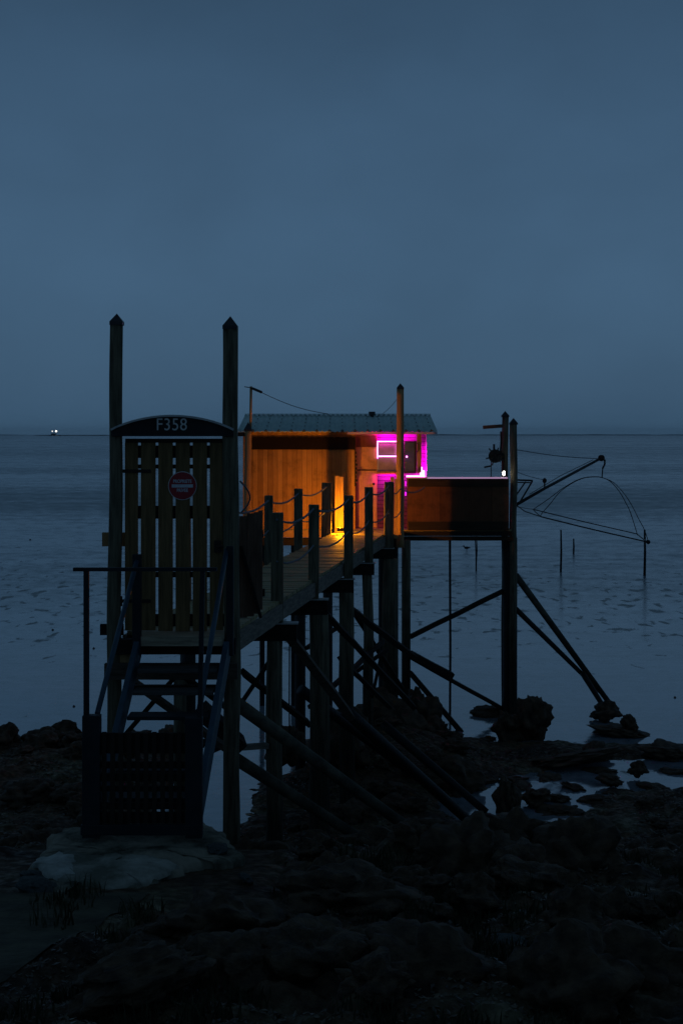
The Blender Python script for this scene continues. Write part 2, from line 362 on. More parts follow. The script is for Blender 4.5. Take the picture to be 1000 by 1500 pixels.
# wet mud and shallow water out to the horizon
def watermat():
    m = bpy.data.materials.new('sea over mud'); m.use_nodes = True; t = m.node_tree
    b = t.nodes['Principled BSDF']; L = t.links.new
    tc = N(t, 'ShaderNodeTexCoord'); sp = N(t, 'ShaderNodeSeparateXYZ'); L(tc.outputs['Object'], sp.inputs[0])
    # long swell bands, evenly spaced in log distance
    lg = N(t, 'ShaderNodeMath', operation='LOGARITHM'); lg.inputs[1].default_value = math.e; L(sp.outputs['Y'], lg.inputs[0])
    xo = N(t, 'ShaderNodeMath', operation='DIVIDE'); L(sp.outputs['X'], xo.inputs[0]); L(sp.outputs['Y'], xo.inputs[1])
    cb = N(t, 'ShaderNodeCombineXYZ'); L(xo.outputs[0], cb.inputs[0]); L(lg.outputs[0], cb.inputs[1])
    mp = N(t, 'ShaderNodeMapping'); mp.inputs['Scale'].default_value = (3.0, 12, 1); L(cb.outputs[0], mp.inputs[0])
    nb = N(t, 'ShaderNodeTexNoise'); nb.inputs['Scale'].default_value = 2.2; nb.inputs['Detail'].default_value = 7; nb.inputs['Roughness'].default_value = .62; L(mp.outputs[0], nb.inputs['Vector'])
    l10 = N(t, 'ShaderNodeMath', operation='MULTIPLY'); l10.inputs[1].default_value = .1; L(lg.outputs[0], l10.inputs[0])
    zone = ramp(t, [(.33, g(.70)), (.39, g(.66)), (.405, g(.45)), (.422, g(.7)), (.45, g(.95)), (.465, g(.7)), (.478, g(.2)), (.497, g(.25)), (.512, g(.65)), (.53, g(.9)), (.548, g(.5)), (.57, g(.85)), (.62, g(.55)), (.68, g(.8)), (.8, g(.6)), (1, g(.7))])
    L(l10.outputs[0], zone.inputs[0])
    mp2 = N(t, 'ShaderNodeMapping'); mp2.inputs['Scale'].default_value = (52, 34, 1); L(cb.outputs[0], mp2.inputs[0])
    nb2 = N(t, 'ShaderNodeTexNoise'); nb2.inputs['Scale'].default_value = 1.6; nb2.inputs['Detail'].default_value = 5; nb2.inputs['Roughness'].default_value = .7; L(mp2.outputs[0], nb2.inputs['Vector'])
    nbm = N(t, 'ShaderNodeMix', data_type='FLOAT'); nbm.inputs[0].default_value = .62; L(nb.outputs['Fac'], nbm.inputs[2]); L(nb2.outputs['Fac'], nbm.inputs[3])
    nz = N(t, 'ShaderNodeMath', operation='MULTIPLY_ADD'); nz.inputs[1].default_value = 3.8; nz.inputs[2].default_value = -1.9; L(nbm.outputs[0], nz.inputs[0])
    bandr = N(t, 'ShaderNodeMath', operation='ADD', use_clamp=True); L(zone.outputs[0], bandr.inputs[0]); L(nz.outputs[0], bandr.inputs[1])
    # ripple marks: mud ridges standing out of the film of water, 33 to 75 m out
    mq = N(t, 'ShaderNodeMapping'); mq.inputs['Rotation'].default_value = (0, 0, radians(-24)); mq.inputs['Scale'].default_value = (1.7, .8, 1); L(tc.outputs['Object'], mq.inputs[0])
    nr = N(t, 'ShaderNodeTexNoise'); nr.inputs['Scale'].default_value = 1.15; nr.inputs['Detail'].default_value = 5; nr.inputs['Roughness'].default_value = .5; nr.inputs['Distortion'].default_value = .5; L(mq.outputs[0], nr.inputs['Vector'])
    nl = N(t, 'ShaderNodeTexNoise'); nl.inputs['Scale'].default_value = .10; nl.inputs['Detail'].default_value = 3; L(tc.outputs['Object'], nl.inputs['Vector'])
    ed = N(t, 'ShaderNodeMapRange'); ed.inputs['From Min'].default_value = 33; ed.inputs['From Max'].default_value = 44; L(sp.outputs['Y'], ed.inputs[0])
    ef = N(t, 'ShaderNodeMapRange'); ef.inputs['From Min'].default_value = 80; ef.inputs['From Max'].default_value = 56; L(sp.outputs['Y'], ef.inputs[0])
    em = N(t, 'ShaderNodeMath', operation='MULTIPLY'); L(ed.outputs[0], em.inputs[0]); L(ef.outputs[0], em.inputs[1])
    th = N(t, 'ShaderNodeMath', operation='MULTIPLY_ADD'); th.inputs[1].default_value = .12; L(em.outputs[0], th.inputs[0]); L(nr.outputs['Fac'], th.inputs[2])
    t2 = N(t, 'ShaderNodeMath', operation='MULTIPLY_ADD'); t2.inputs[1].default_value = .14; L(nl.outputs['Fac'], t2.inputs[0]); L(th.outputs[0], t2.inputs[2])
    mud = N(t, 'ShaderNodeMapRange'); mud.inputs['From Min'].default_value = .765; mud.inputs['From Max'].default_value = .83; L(t2.outputs[0], mud.inputs[0])
    # base colour
    bc = N(t, 'ShaderNodeMix', data_type='RGBA'); L(bandr.outputs[0], bc.inputs[0]); bc.inputs[6].default_value = (.08, .13, .14, 1); bc.inputs[7].default_value = (.30, .33, .38, 1)
    b2 = N(t, 'ShaderNodeMix', data_type='RGBA'); L(mud.outputs[0], b2.inputs[0]); L(bc.outputs[2], b2.inputs[6]); b2.inputs[7].default_value = (.09, .115, .10, 1)
    L(b2.outputs[2], b.inputs['Base Color'])
    # gloss: smooth film near, rougher in the dark bands
    rg = N(t, 'ShaderNodeMapRange'); rg.inputs['To Min'].default_value = .42; rg.inputs['To Max'].default_value = .20; L(bandr.outputs[0], rg.inputs[0])
    nearr = N(t, 'ShaderNodeMapRange'); nearr.inputs['From Min'].default_value = 28; nearr.inputs['From Max'].default_value = 70; L(sp.outputs['Y'], nearr.inputs[0])
    r3 = N(t, 'ShaderNodeMix', data_type='FLOAT'); L(nearr.outputs[0], r3.inputs[0]); r3.inputs[2].default_value = .07; L(rg.outputs[0], r3.inputs[3])
    r4 = N(t, 'ShaderNodeMix', data_type='FLOAT'); L(mud.outputs[0], r4.inputs[0]); L(r3.outputs[0], r4.inputs[2]); r4.inputs[3].default_value = .45
    L(r4.outputs[0], b.inputs['Roughness'])
    si = N(t, 'ShaderNodeMapRange'); si.inputs['To Min'].default_value = .85; si.inputs['To Max'].default_value = .55; L(mud.outputs[0], si.inputs[0]); 
    b.inputs['IOR'].default_value = 2.4; L(si.outputs[0], b.inputs['Specular IOR Level'])
    # ripples
    mw = N(t, 'ShaderNodeMapping'); mw.inputs['Scale'].default_value = (.9, 1.5, 1); L(tc.outputs['Object'], mw.inputs[0])
    nw = N(t, 'ShaderNodeTexNoise'); nw.inputs['Scale'].default_value = 2.2; nw.inputs['Detail'].default_value = 6; L(mw.outputs[0], nw.inputs['Vector'])
    hs = N(t, 'ShaderNodeMath', operation='MULTIPLY_ADD'); hs.inputs[1].default_value = .6; L(mud.outputs[0], hs.inputs[0]); L(nw.outputs['Fac'], hs.inputs[2])
    bu = N(t, 'ShaderNodeBump'); bu.inputs['Distance'].default_value = .05; L(hs.outputs[0], bu.inputs['Height'])
    bs = N(t, 'ShaderNodeMapRange'); bs.inputs['From Min'].default_value = 30; bs.inputs['From Max'].default_value = 60; bs.inputs['To Min'].default_value = .07; bs.inputs['To Max'].default_value = .22
    L(sp.outputs['Y'], bs.inputs[0]); L(bs.outputs[0], bu.inputs['Strength']); L(bu.outputs[0], b.inputs['Normal'])
    return m
yy = [15, 20, 25, 30, 40, 60, 100, 200, 500, 1500, 5000, 15000]
tag(grid('water', lambda y: [-(30 + y), -(30 + y) / 2, 0, (30 + y) / 2, 30 + y], yy, lambda x, y: 0.0, watermat(), False), kind='structure')

# far low bank at the horizon
fb = MB()
for (x0, x1, h, Y) in ((48, 162, 1.0, 6000), (352, 520, .9, 7500), (560, 1100, 1.6, 8000), (-200, 40, 1.2, 9000)):
    n = 24; top = []
    for i in range(n + 1):
        px = x0 + (x1 - x0) * i / n; e = min(1, min(i, n - i) / 3)
        top.append(Vector(((px - 500) / F * Y, Y, .2 + e * h * 4 * (.6 + .5 * noise.noise(Vector((px * .07, Y, 0)))))))
    fb.prism([Vector((p.x, p.y, -1)) for p in (top[-1], top[0])] + top, (0, 120, 0))
tag(fb.build('far_shore', mat('far bank', (.03, .05, .065), .9, None, .01, bump=0)), kind='structure')

# ------------------------------------------------------------------ tall posts
def tall_post(px, w, Y, ytop, zbase, label, m, lean=0.0, capw=None, capH=None, mlow=None):
    t_ = P(px, ytop, Y); zt = t_.z; r = w / F * Y / 2
    root = thing('wooden_post', label, 'post', (t_.x + lean, Y, zbase), 'tall capped posts of the fishing pier')
    n = 22; pts = []; rs = []
    for i in range(n + 1):
        f = i / n; z = zbase + (zt - .02 - zbase) * f
        pts.append((t_.x + lean * (1 - f) + .022 * noise.noise(Vector((z * .8, px, 0))) , Y + .01 * noise.noise(Vector((z, 3, px))), z))
        rs.append(r * (1.10 - .12 * f + .07 * noise.noise(Vector((z * 1.4, px, 7)))))
    MB().tube(pts, rs, 14, .07, px).build('shaft', m, root, True)
    cw = (capw or w + 3) / F * Y * .86
    MB().pyramid((t_.x, Y, zt - .01), cw, (capH or cw * .62), .035).build('post_cap', M['cap'], root)
    return root
tall_post(171.5, 20, 14.4, 470, 1.2, 'tall dark post with pointed cap left of the slatted gate', M['pile'], lean=-.045, capw=22, capH=.085)
gpr = tall_post(337.5, 23, 14.4, 476, 1.3, 'tallest dark post with pointed cap right of the slatted gate', M['pile'], lean=.015, capw=25, capH=.10)
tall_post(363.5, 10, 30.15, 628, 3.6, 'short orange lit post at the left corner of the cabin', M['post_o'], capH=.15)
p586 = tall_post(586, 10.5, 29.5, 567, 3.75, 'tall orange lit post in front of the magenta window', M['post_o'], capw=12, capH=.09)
pw = tall_post(739.3, 9.5, 31.0, 608, -.5, 'dark post with wooden arm at the right end of the platform', M['pile'], lean=-.0, capH=.1)
tall_post(751.5, 10.5, 30.45, 619, -.5, 'outermost dark post of the platform beside the net boom', M['pile'], capH=.11)
# wooden arm on the platform post and its rusty strap
a = P(707, 626, 31.0); b = P(735, 624, 31.0)
MB().beam(a, b, .10, .075).build('arm', M['beam'], pw)
MB().tube([P(733, 632, 30.92), P(733.5, 645, 30.92), P(732.5, 660, 30.92), P(735, 668, 30.92)], .02, 6).build('strap', M['iron'], pw)

# ------------------------------------------------------------------ entrance gate
GY = 14.42
root = thing('entrance_gate', 'tall brown slatted wooden gate closing the footbridge', 'gate', P(255, 925, GY))
mb = MB()
for i, (a, b) in enumerate(((183.5, 202.5), (206.8, 228.2), (232.3, 253.4), (257.6, 278.4), (282.6, 303.4), (307.5, 327))):
    p = P(a, 648 + random.uniform(-.6, .6), GY); q = P(b, 925 + random.uniform(-2, 1), GY)
    mb.box((p.x, GY - .014, q.z), (q.x, GY + .014, p.z))
mb.build('board_panel', M['gate'], root, bev=.003)
for (y0, y1) in ((642.5, 648.5), (652.5, 671), (680.5, 686.5), (741, 760), (838, 846), (900, 918)):
    p = P(184, y0, GY); q = P(328, y1, GY)
    yo = -.02 if y0 < 645 else .016
    MB().box((p.x, GY + yo, q.z), (q.x, GY + yo + .035, p.z)).build('cross_rail', M['rail'], root, bev=.003)
for yy_ in (690, 880):
    p = P(181, yy_, GY)
    MB().beam((p.x - .03, GY - .022, p.z), (p.x + .28, GY - .022, p.z), .008, .035).tube([(p.x - .02, GY - .03, p.z - .05), (p.x - .02, GY - .03, p.z + .05)], .016).build('hinge', M['iron'], root)
p = P(320, 800, GY)
MB().box((p.x - .04, GY - .035, p.z - .06), (p.x + .03, GY - .0145, p.z + .06)).tube([(p.x - .01, GY - .05, p.z), (p.x + .07, GY - .05, p.z)], .01).build('latch', M['iron'], root)

# name board
BY = GY - .13
root = thing('name_board', 'dark arched board reading F358 above the slatted gate', 'sign', P(252, 638, BY))
pts = [P(163, 639, BY), P(342, 639, BY)]; top = []
for i in range(25):
    f = i / 24; px = 342 - 179 * f
    top.append(P(px, 631 - 20.5 * (1 - (2 * f - 1) ** 2) ** .92, BY))
MB().prism(pts + top, (0, .045, 0)).build('board', M['board'], root)
mb = MB()
for p, q in zip(top, top[1:]): mb.beam(p + Vector((0, .018, .010)), q + Vector((0, .018, .010)), .085, .020)
mb.build('top_edge', M['trim'], root)
def text(body, size, loc, parent, m, name='lettering', sx=1.0, ex=.002, off=0, track=1.0):
    cu = bpy.data.curves.new(name, 'FONT'); cu.body = body; cu.size = size; cu.extrude = ex; cu.align_x = 'CENTER'; cu.align_y = 'CENTER'; cu.offset = off
    cu.space_character = track
    to = bpy.data.objects.new('tmp', cu); C.objects.link(to)
    bpy.context.view_layer.update()
    me = bpy.data.meshes.new_from_object(to.evaluated_get(bpy.context.evaluated_depsgraph_get()))
    bpy.data.objects.remove(to)
    me.transform(Matrix.Rotation(radians(90), 4, 'X') @ Matrix.Diagonal((sx, 1, 1, 1)))
    me.materials.clear(); me.materials.append(m)
    o = bpy.data.objects.new(name, me); C.objects.link(o); o.parent = parent
    o.location = Vector(loc) - root_loc(parent); return o
text('F358', .175, P(251.5, 622.6, BY - .003), root, M['grey'], sx=.88, track=1.06)
# round red sign
SY = GY - .022
root = thing('round_sign', 'round red sign with white bar reading PROPRIETE PRIVEE', 'sign', P(267.5, 712, SY))
c = P(267.5, 711.5, SY); r = 21 / F * SY
def disc(cx, cz, y, r, d):
    return [(cx + cos(2 * pi * k / 40) * r, y, cz + sin(2 * pi * k / 40) * r) for k in range(40)]
MB().prism(disc(c.x, c.z, SY - .003, r, 0), (0, .003, 0)).build('rim', M['grey'], root)
MB().prism(disc(c.x, c.z, SY - .006, r * .95, 0), (0, .003, 0)).build('disc', M['red'], root)
MB().box((c.x - .107, SY - .009, c.z - .018), (c.x + .107, SY - .0062, c.z + .014)).build('bar', M['white'], root)
text('PROPRIETE', .047, (c.x, SY - .0085, c.z + .044), root, M['white'], sx=.80, ex=.001, off=.0012, track=1.02)
text('PRIVEE', .047, (c.x, SY - .0085, c.z - .047), root, M['white'], sx=.80, ex=.001, off=.0012, track=1.02)

# small timber landing on which the gate stands
root = thing('landing', 'small timber landing under the slatted gate', 'landing', (-1.7, 14.5, 3.6))
p = P(204, 927, 14.32); q = P(329, 941, 14.32)
MB().box((p.x, 14.05, q.z), (q.x, 14.62, p.z)).build('threshold', M['sill'], root, bev=.006)
MB().beam((-2.26, 14.28, 3.97), (-1.06, 14.28, 3.97), .12, .15, jit=.004).build('bearer', M['beamdark'], root)
MB().beam(P(154, 983, 14.2), P(348, 983, 14.2), .09, .155, jit=.004).build('crossbeam', M['beam'], root)
MB().box(P(176, 955, 14.35) - Vector((0, 0, .12)), P(190, 955, 14.35) + Vector((0, .12, .06))).build('block', M['post_o'], root)
for (x, y) in ((155.5, 790), (152.5, 922)):
    p = P(x, y, 14.55); MB().beam((p.x - .035, 14.55, p.z), (p.x + .2, 14.55, p.z), .06, .14 if y < 800 else .11).build('rail_end', M['post_o'] if y < 800 else M['beamdark'], root)
MB().tube([P(264, 985, 16.6), P(264, 1110, 16.6), (P(264, 0, 16.6).x, 16.6, H(-1.9, 16.6) - .3)], .075, 12, .08).build('pile', M['pile'], root, True)
MB().beam(P(186, 992, 15.4), P(330, 1095, 15.4), .06, .17, up=(0, 1, 0)).build('brace', M['beam'], root)
MB().beam(P(262, 985, 15.6), P(172, 1090, 15.2), .05, .07, up=(0, 1, 0)).build('brace', M['beamdark'], root)
MB().beam(P(262, 985, 15.6), P(330, 1035, 15.6), .05, .09, up=(0, 1, 0)).build('brace', M['beamdark'], root)
MB().beam(P(190, 1008.5, 15.0), P(340, 1008.5, 15.0), .07, .075).build('tie', M['beamdark'], root)

# ------------------------------------------------------------------ staircase
TY, FY = 14.08, 12.3
root = thing('staircase', 'blue grey steel staircase climbing from the concrete slab to the gate', 'stairs', (-1.67, 12.3, 2.6))
for (tx, ty, fx, fy) in ((202, 950, 140, 1212), (333, 950, 287, 1212)):
    a = P(tx, ty, TY); b = P(fx, fy, FY)
    MB().beam(a, b, .055, .20, jit=0).build('stringer', M['steel'], root, bev=.006)
for (tx, ty, fx, fy) in ((201, 820, 143, 1045), (332, 806, 292, 1040)):
    a = P(tx, ty, TY); b = P(fx, fy, FY)
    MB().tube([a, b], .024, 10).build('handrail', M['steel'], root, True)
for (x, y0, y1, Y, w) in ((201, 812, 960, TY, .085), (337, 800, 960, TY, .07)):
    p = P(x, y0, Y); q = P(x, y1, Y); MB().box((p.x - w / 2, Y - .035, q.z), (p.x + w / 2, Y + .035, p.z)).build('newel', M['steeld'], root, bev=.005)
for k, y in enumerate((978, 1010, 1046, 1086, 1124, 1164)):
    Y = 13.82 - .25 * k
    p = P(0, y, Y).z; f = (14.08 - Y) / (14.08 - 12.3)
    x0 = -2.0 + (-2.09 + 2.0) * f + .05; x1 = -1.13 + (-1.25 + 1.13) * f - .05
    MB().box((x0, Y - .12, p - .035), (x1, Y + .12, p)).build('tread', M['tread'] if k < 2 else M['steeld'], root, bev=.004)
# lattice gate at the foot
root = thing('low_gate', 'low dark lattice gate in a tall steel frame at the foot of the stairs', 'gate', (-1.67, 12.2, 2.6))
LY = 12.2
for (x0, x1, y0) in ((122, 148, 1047), (272, 297, 1050)):
    p = P(x0, y0, LY); q = P(x1, 1226, LY); MB().box((p.x, LY - .05, q.z), (q.x, LY + .05, p.z)).build('side_post', M['steeld'], root, bev=.006)
p = P(127, 833, LY); q = P(127, 1048, LY); MB().box((p.x - .022, LY - .022, q.z), (p.x + .022, LY + .022, p.z)).build('upright', M['steeld'], root)
p = P(297, 833, LY); q = P(293, 1050, LY); MB().beam(p, q, .04, .04).build('upright', M['steeld'], root)
MB().beam(P(108, 834, LY), P(318, 834, LY), .05, .03).build('top_bar', M['steeld'], root)
mb = MB()
for i in range(11):
    x = 150 + i * 12.2; p = P(x, 1072 + (i % 3), LY); q = P(x + 6.6, 1206, LY)
    mb.box((p.x, LY - .012, q.z), (q.x, LY + .006, p.z))
for (y0, y1) in ((1074, 1104), (1116, 1126), (1133, 1145), (1152, 1160), (1176, 1186), (1190, 1207)):
    p = P(148, y0, LY); q = P(281, y1, LY); mb.box((p.x, LY + .010, q.z), (q.x, LY + .03, p.z))
mb.build('lattice', M['lattice'], root)
p = P(120, 1206, LY); q = P(290, 1221, LY); MB().box((p.x, LY - .06, q.z), (q.x, LY - .014, p.z)).build('bottom_rail', M['steeld'], root, bev=.004)

# side screen of boards just behind the right gate post
root = thing('side_screen', 'narrow brown board screen beside the right gate post', 'fence', P(368, 905, 15.0))
mb = MB()
for (x0, x1, y0, y1) in ((350.5, 362, 756, 905), (361.7, 372, 752, 903), (371.7, 379, 750, 899), (378.8, 384.5, 748, 893)):
    p = P(x0, y0, 15.0); q = P(x1, y1, 15.0); mb.box((p.x, 15.0, q.z), (q.x, 15.025, p.z))
mb.build('boards', M['screen'], root)
MB().beam(P(353, 800, 14.96), P(382, 905, 14.96), .03, .06, up=(0, 1, 0)).build('brace', M['beamdark'], root)
MB().beam(P(352, 782, 15.05), P(386, 782, 15.05), .04, .08).build('cross_rail', M['rail'], root)
MB().beam(P(352, 868, 15.05), P(388, 868, 15.05), .04, .08).build('cross_rail', M['rail'], root)

# ------------------------------------------------------------------ footbridge
DZ = 4.07
def xr(Y): return -1.06 + .14 * (Y - 15.16)
root = thing('footbridge', 'long timber footbridge on piles leading from the gate to the cabin', 'footbridge', (-.6, 21, DZ))
Y0, Y1 = 14.66, 30.3
mb = MB(); ny = int((Y1 - Y0) / .145)
for i in range(ny):
    ya = Y0 + i * .145; yb = ya + .133; dz = random.uniform(-.004, .004)
    e1 = random.uniform(-.004, .004); e0 = random.uniform(-.02, .02)
    xa = xr(ya) - 1.08 + e0; xb = xr(ya) + e1
    v = [(xa, ya, DZ - .04 + dz), (xb, ya, DZ - .04 + dz), (xb + .018, yb, DZ - .04 + dz), (xa + .018, yb, DZ - .04 + dz)]
    mb.prism(v, (0, 0, .04))
deck = mb.build('deck', M['deck'], root)
for off in (.02, -1.10):
    MB().beam((xr(Y0) + off, Y0, DZ - .135), (xr(Y1) + off, Y1, DZ - .135), .045, .19, jit=.004).build('fascia', M['fascia'], root)
MB().beam((xr(Y0) - .54, Y0, DZ - .14), (xr(Y1) - .54, Y1, DZ - .14), .09, .18).build('joist', M['beamdark'], root)
BAYS = (17.4, 19.9, 22.7, 25.5, 28.8)
pxr = (402, 468, 507, 538, 571); pwr = (24, 30, 23, 15, 22)
for k, Y in enumerate(BAYS):
    xa = xr(Y) - 1.30; xb = xr(Y) + .20
    MB().beam((xa, Y, 3.68), (xb, Y, 3.68), .17, .2, jit=.004).build('crossbeam', M['beamdark'], root)
    MB().box((xb - .30, Y - .10, 3.785), (xb + .02, Y + .10, 3.80)).build('pale_wet_top', M['trim'], root)  # pale strip painted in for the wet sheen of the beam end
    x = (pxr[k] - 500) / F * Y; r = pwr[k] / F * Y / 2
    gz = H(x, Y) - .4
    pts = [(x + .035 * noise.noise(Vector((z * .7, Y, 2))), Y, z) for z in [gz + (3.58 - gz) * i / 12 for i in range(13)]]
    MB().tube(pts, [r * (1.05 - .008 * i) for i in range(13)], 14, .1, Y).build('pile', M['pile'], root, True)
    xl = xr(Y) - 1.13 + (.1 if k == 2 else 0); gz = H(xl, Y) - .4
    MB().tube([(xl, Y, gz + (3.58 - gz) * i / 10) for i in range(11)], .095, 12, .1, Y + 4).build('pile', M['pilewet'], root, True)
# railing posts
RP = [(xr(Y) + .07, Y, w) for Y, w in zip(BAYS, (.155, .155, .155, .16, .20))]
LP = [(xr(Y) - 1.16, Y, w) for Y, w in zip(BAYS, (.15, .15, .14, .16, .21))]
for s, rowp in enumerate((RP, LP)):
    for k, (x, Y, w) in enumerate(rowp):
        zt = 5.13 + random.uniform(-.02, .02)
        if s == 0: x = ((406, 459, 510, 540, 569)[k] - 500) / F * Y
        lean = random.uniform(-.015, .015)
        MB().beam((x, Y, 3.78), (x + lean, Y, zt), w * .95, w, up=(0, 1, 0), jit=.004).build('railing_post', M['pile'], root, bev=.012)
def rope_row(rowp, z, r, ext=None):
    mb = MB(); pts = []
    if ext: pts.append(Vector(ext))
    for (x, Y, w) in rowp: pts.append(Vector((x, Y - w / 2 - .02, z)))
    out = []
    for a, b in zip(pts, pts[1:]):
        for i in range(12):
            f = i / 12; q = a.lerp(b, f); q.z -= .11 * 4 * f * (1 - f) * .9 + .006 * noise.noise(q * 9); out.append(q)
    out.append(pts[-1]); mb.tube(out, r, 6); mb.build('rope', M['rope'], root, True)
RPx = [(((406, 459, 510, 540, 569)[k] - 500) / F * Y, Y, w) for k, (x, Y, w) in enumerate(RP)]
rope_row(RPx, 5.06, .016); rope_row(RPx, 4.55, .013)
rope_row(LP[1:], 5.04, .016); rope_row(LP[1:], 4.56, .013)
rope_row([RPx[-1], ((586 - 500) / F * 29.5, 29.5, .16), (1.75, 30.1, .1)], 4.98, .012)
rope_row([RPx[-1], ((586 - 500) / F * 29.5, 29.5, .16)], 4.5, .012)
mb = MB(); q = []
for i in range(20):
    f = i / 19; q.append(P(352 + 14 * sin(f * 3), 705 + 45 * f, 15.6 + f))
MB().tube(q, .010, 6).build('loose_wire', M['rope'], root, True)
# braces and raking props
def brace(p, q, w, m='beamdark', name='brace', par=None, rnd=False):
    p = Vector(p); q = Vector(q)
    if rnd: MB().tube([p.lerp(q, i / 8) for i in range(9)], [w / 2 * (1 - .03 * i) for i in range(9)], 12, .1, p.x).build(name, M[m], par or root, True)
    else: MB().beam(p, q, w * .6, w, up=(0, 1, 0), jit=.006).build(name, M[m], par or root)
brace(P(412, 918, 17.6), P(512, 1048, 19.2), .17, 'beam')
brace(P(478, 900, 20.1), P(605, 1035, 23.5), .13)
brace(P(508, 888, 22.9), P(606, 962, 25.5), .15)
brace(P(425, 935, 22.9), P(486, 1012, 24.0), .11)
brace(P(356, 985, 19.9), P(452, 1060, 22.0), .12)
brace(P(448, 950, 22.9), P(500, 915, 24.5), .09)
brace(P(455, 1035, 22.0), P(560, 940, 26.0), .10)
brace(P(520, 900, 25.5), P(590, 1010, 28.5), .13)
brace(P(440, 1010, 21.0), P(640, 1160, 22.5), .17, 'pilewet', 'raking_prop', rnd=True)
brace(P(350, 1035, 19.9), P(410, 945, 20.6), .10)
brace(P(520, 985, 25.4), P(566, 952, 26.0), .10)
brace(P(545, 1020, 25.4), P(558, 960, 26.0), .09)
brace(P(498, 965, 22.8), P(570, 1035, 25.0), .11)
brace(P(346, 1030, 14.7), P(665, 1262, 15.9), .15, 'prop', 'raking_prop', rnd=True)
brace(P(346, 1112, 14.9), P(580, 1262, 15.4), .14, 'prop', 'raking_prop', rnd=True)
brace(P(505, 1040, 20.6), P(700, 1215, 21.6), .19, 'pilewet', 'raking_prop', rnd=True)
brace(P(560, 1060, 23.6), P(712, 1190, 22.9), .16, 'pilewet', 'raking_prop', rnd=True)
brace(P(296, 1040, 16.3), P(352, 1092, 16.5), .28)
brace(P(305, 1100, 16.3), P(352, 1080, 16.5), .12)
brace(P(335, 1096, 17.1), P(392, 1092, 17.3), .10, 'fascia', 'tie_board')
brace(P(424, 930, 22.9), P(424, 1075, 22.9), .035, 'beamdark', 'thin_pole')

# ------------------------------------------------------------------ platform
root = thing('platform', 'timber fishing platform on piles carrying the cabin', 'platform', (1, 30.3, 3.9))
PX0, PX1, PY0, PY1 = -2.15, 3.62, 30.35, 33.6
MB().box((PX0, PY0, DZ - .045), (PX1, PY1, DZ - .005)).build('deck', M['deck'], root)
MB().box((PX0, PY0 - .05, 3.90), (-.12, PY0 - .003, 4.045)).build('fascia', M['post_o'], root)
MB().box((.95, PY0 - .05, 3.93), (PX1, PY0 - .003, 4.03)).build('fascia', M['beamdark'], root)
MB().box((1.25, PY0 - .03, 3.83), (PX1 + .03, PY0 + .10, 3.915)).build('beam', M['rail'], root)
MB().box((-2.1, PY0 + .05, 3.72), (1.2, PY0 + .18, 3.88)).build('beam', M['beamdark'], root)
MB().box((-2.1, PY1 - .2, 3.72), (PX1, PY1 - .05, 3.88)).build('beam', M['beamdark'], root)
# parapet
MB().box((1.40, PY0 - .045, 4.05), (3.56, PY0 - .005, 5.15)).build('parapet', M['parapet'], root)
MB().box((1.42, PY0 - .065, 4.98), (3.55, PY0 - .048, 5.14)).build('parapet_rail', M['rail'], root)
MB().box((1.42, PY0 - .065, 4.06), (3.55, PY0 - .048, 4.24)).build('parapet_rail', M['rail'], root)
MB().box((1.38, PY0 - .10, 5.152), (3.52, PY0 + .09, 5.185)).build('parapet_cap', M['capbrd'], root)
MB().box((3.50, PY0 + .1, 4.03), (3.545, PY1, 5.1)).build('side_parapet', M['parapet'], root)
mb = MB().box((1.9, PY1 - .05, 4.45), (3.5, PY1, 4.55)); mb.build('back_rail', M['parapet'], root)
# piles
for (px, w, Y, yb, m) in ((594.5, 13, 30.1, 1070, 'pile'), (746, 22, 30.75, 1085, 'pilewet'), (560, 12, 33.2, 1050, 'pilewet'), (578, 10, 31.4, 1050, 'pilewet')):
    x = (px - 500) / F * Y
    MB().tube([(x, Y, -.6 + (3.86 + .6) * i / 10) for i in range(11)], w / F * Y / 2, 12, .06, px).build('pile', M[m], root, True)
for px in (384, 430):
    x = (px - 500) / F * 32; MB().tube([(x, 32, -.6 + 4.4 * i / 10) for i in range(11)], .06, 10, .06, px).build('pile', M['pilewet'], root, True)
x = P(658.5, 0, 30.6).x; MB().tube([(x, 30.6, -.4), (x + .01, 30.6, 1.5), (x, 30.6, 3.9)], .026, 8).build('thin_pole', M['steeld'], root, True)
x = P(697, 0, 33).x; MB().tube([(x, 33, 3.0), (x + .02, 33, 3.4), (x, 33, 3.9)], .012, 6).build('hanging_rope', M['net'], root, True)
brace(P(600, 933, 30.2), P(740, 864, 30.8), .15, par=root)
brace(P(602, 958, 30.0), P(662, 990, 30.2), .21, par=root)
brace(P(600, 962, 30.2), P(742, 1042, 30.9), .13, par=root)
brace(P(600, 985, 29.9), P(706, 1108, 29.0), .17, par=root)
brace(P(755, 843, 30.6), P(905, 1048, 31.6), .15, 'prop', 'raking_prop', par=root, rnd=True)
brace(P(755, 892, 30.6), P(880, 1015, 31.5), .12, 'pilewet', 'raking_prop', par=root, rnd=True)
brace(P(852, 985, 31.2), P(900, 1062, 30.6), .13, 'pilewet', 'raking_prop', par=root, rnd=True)

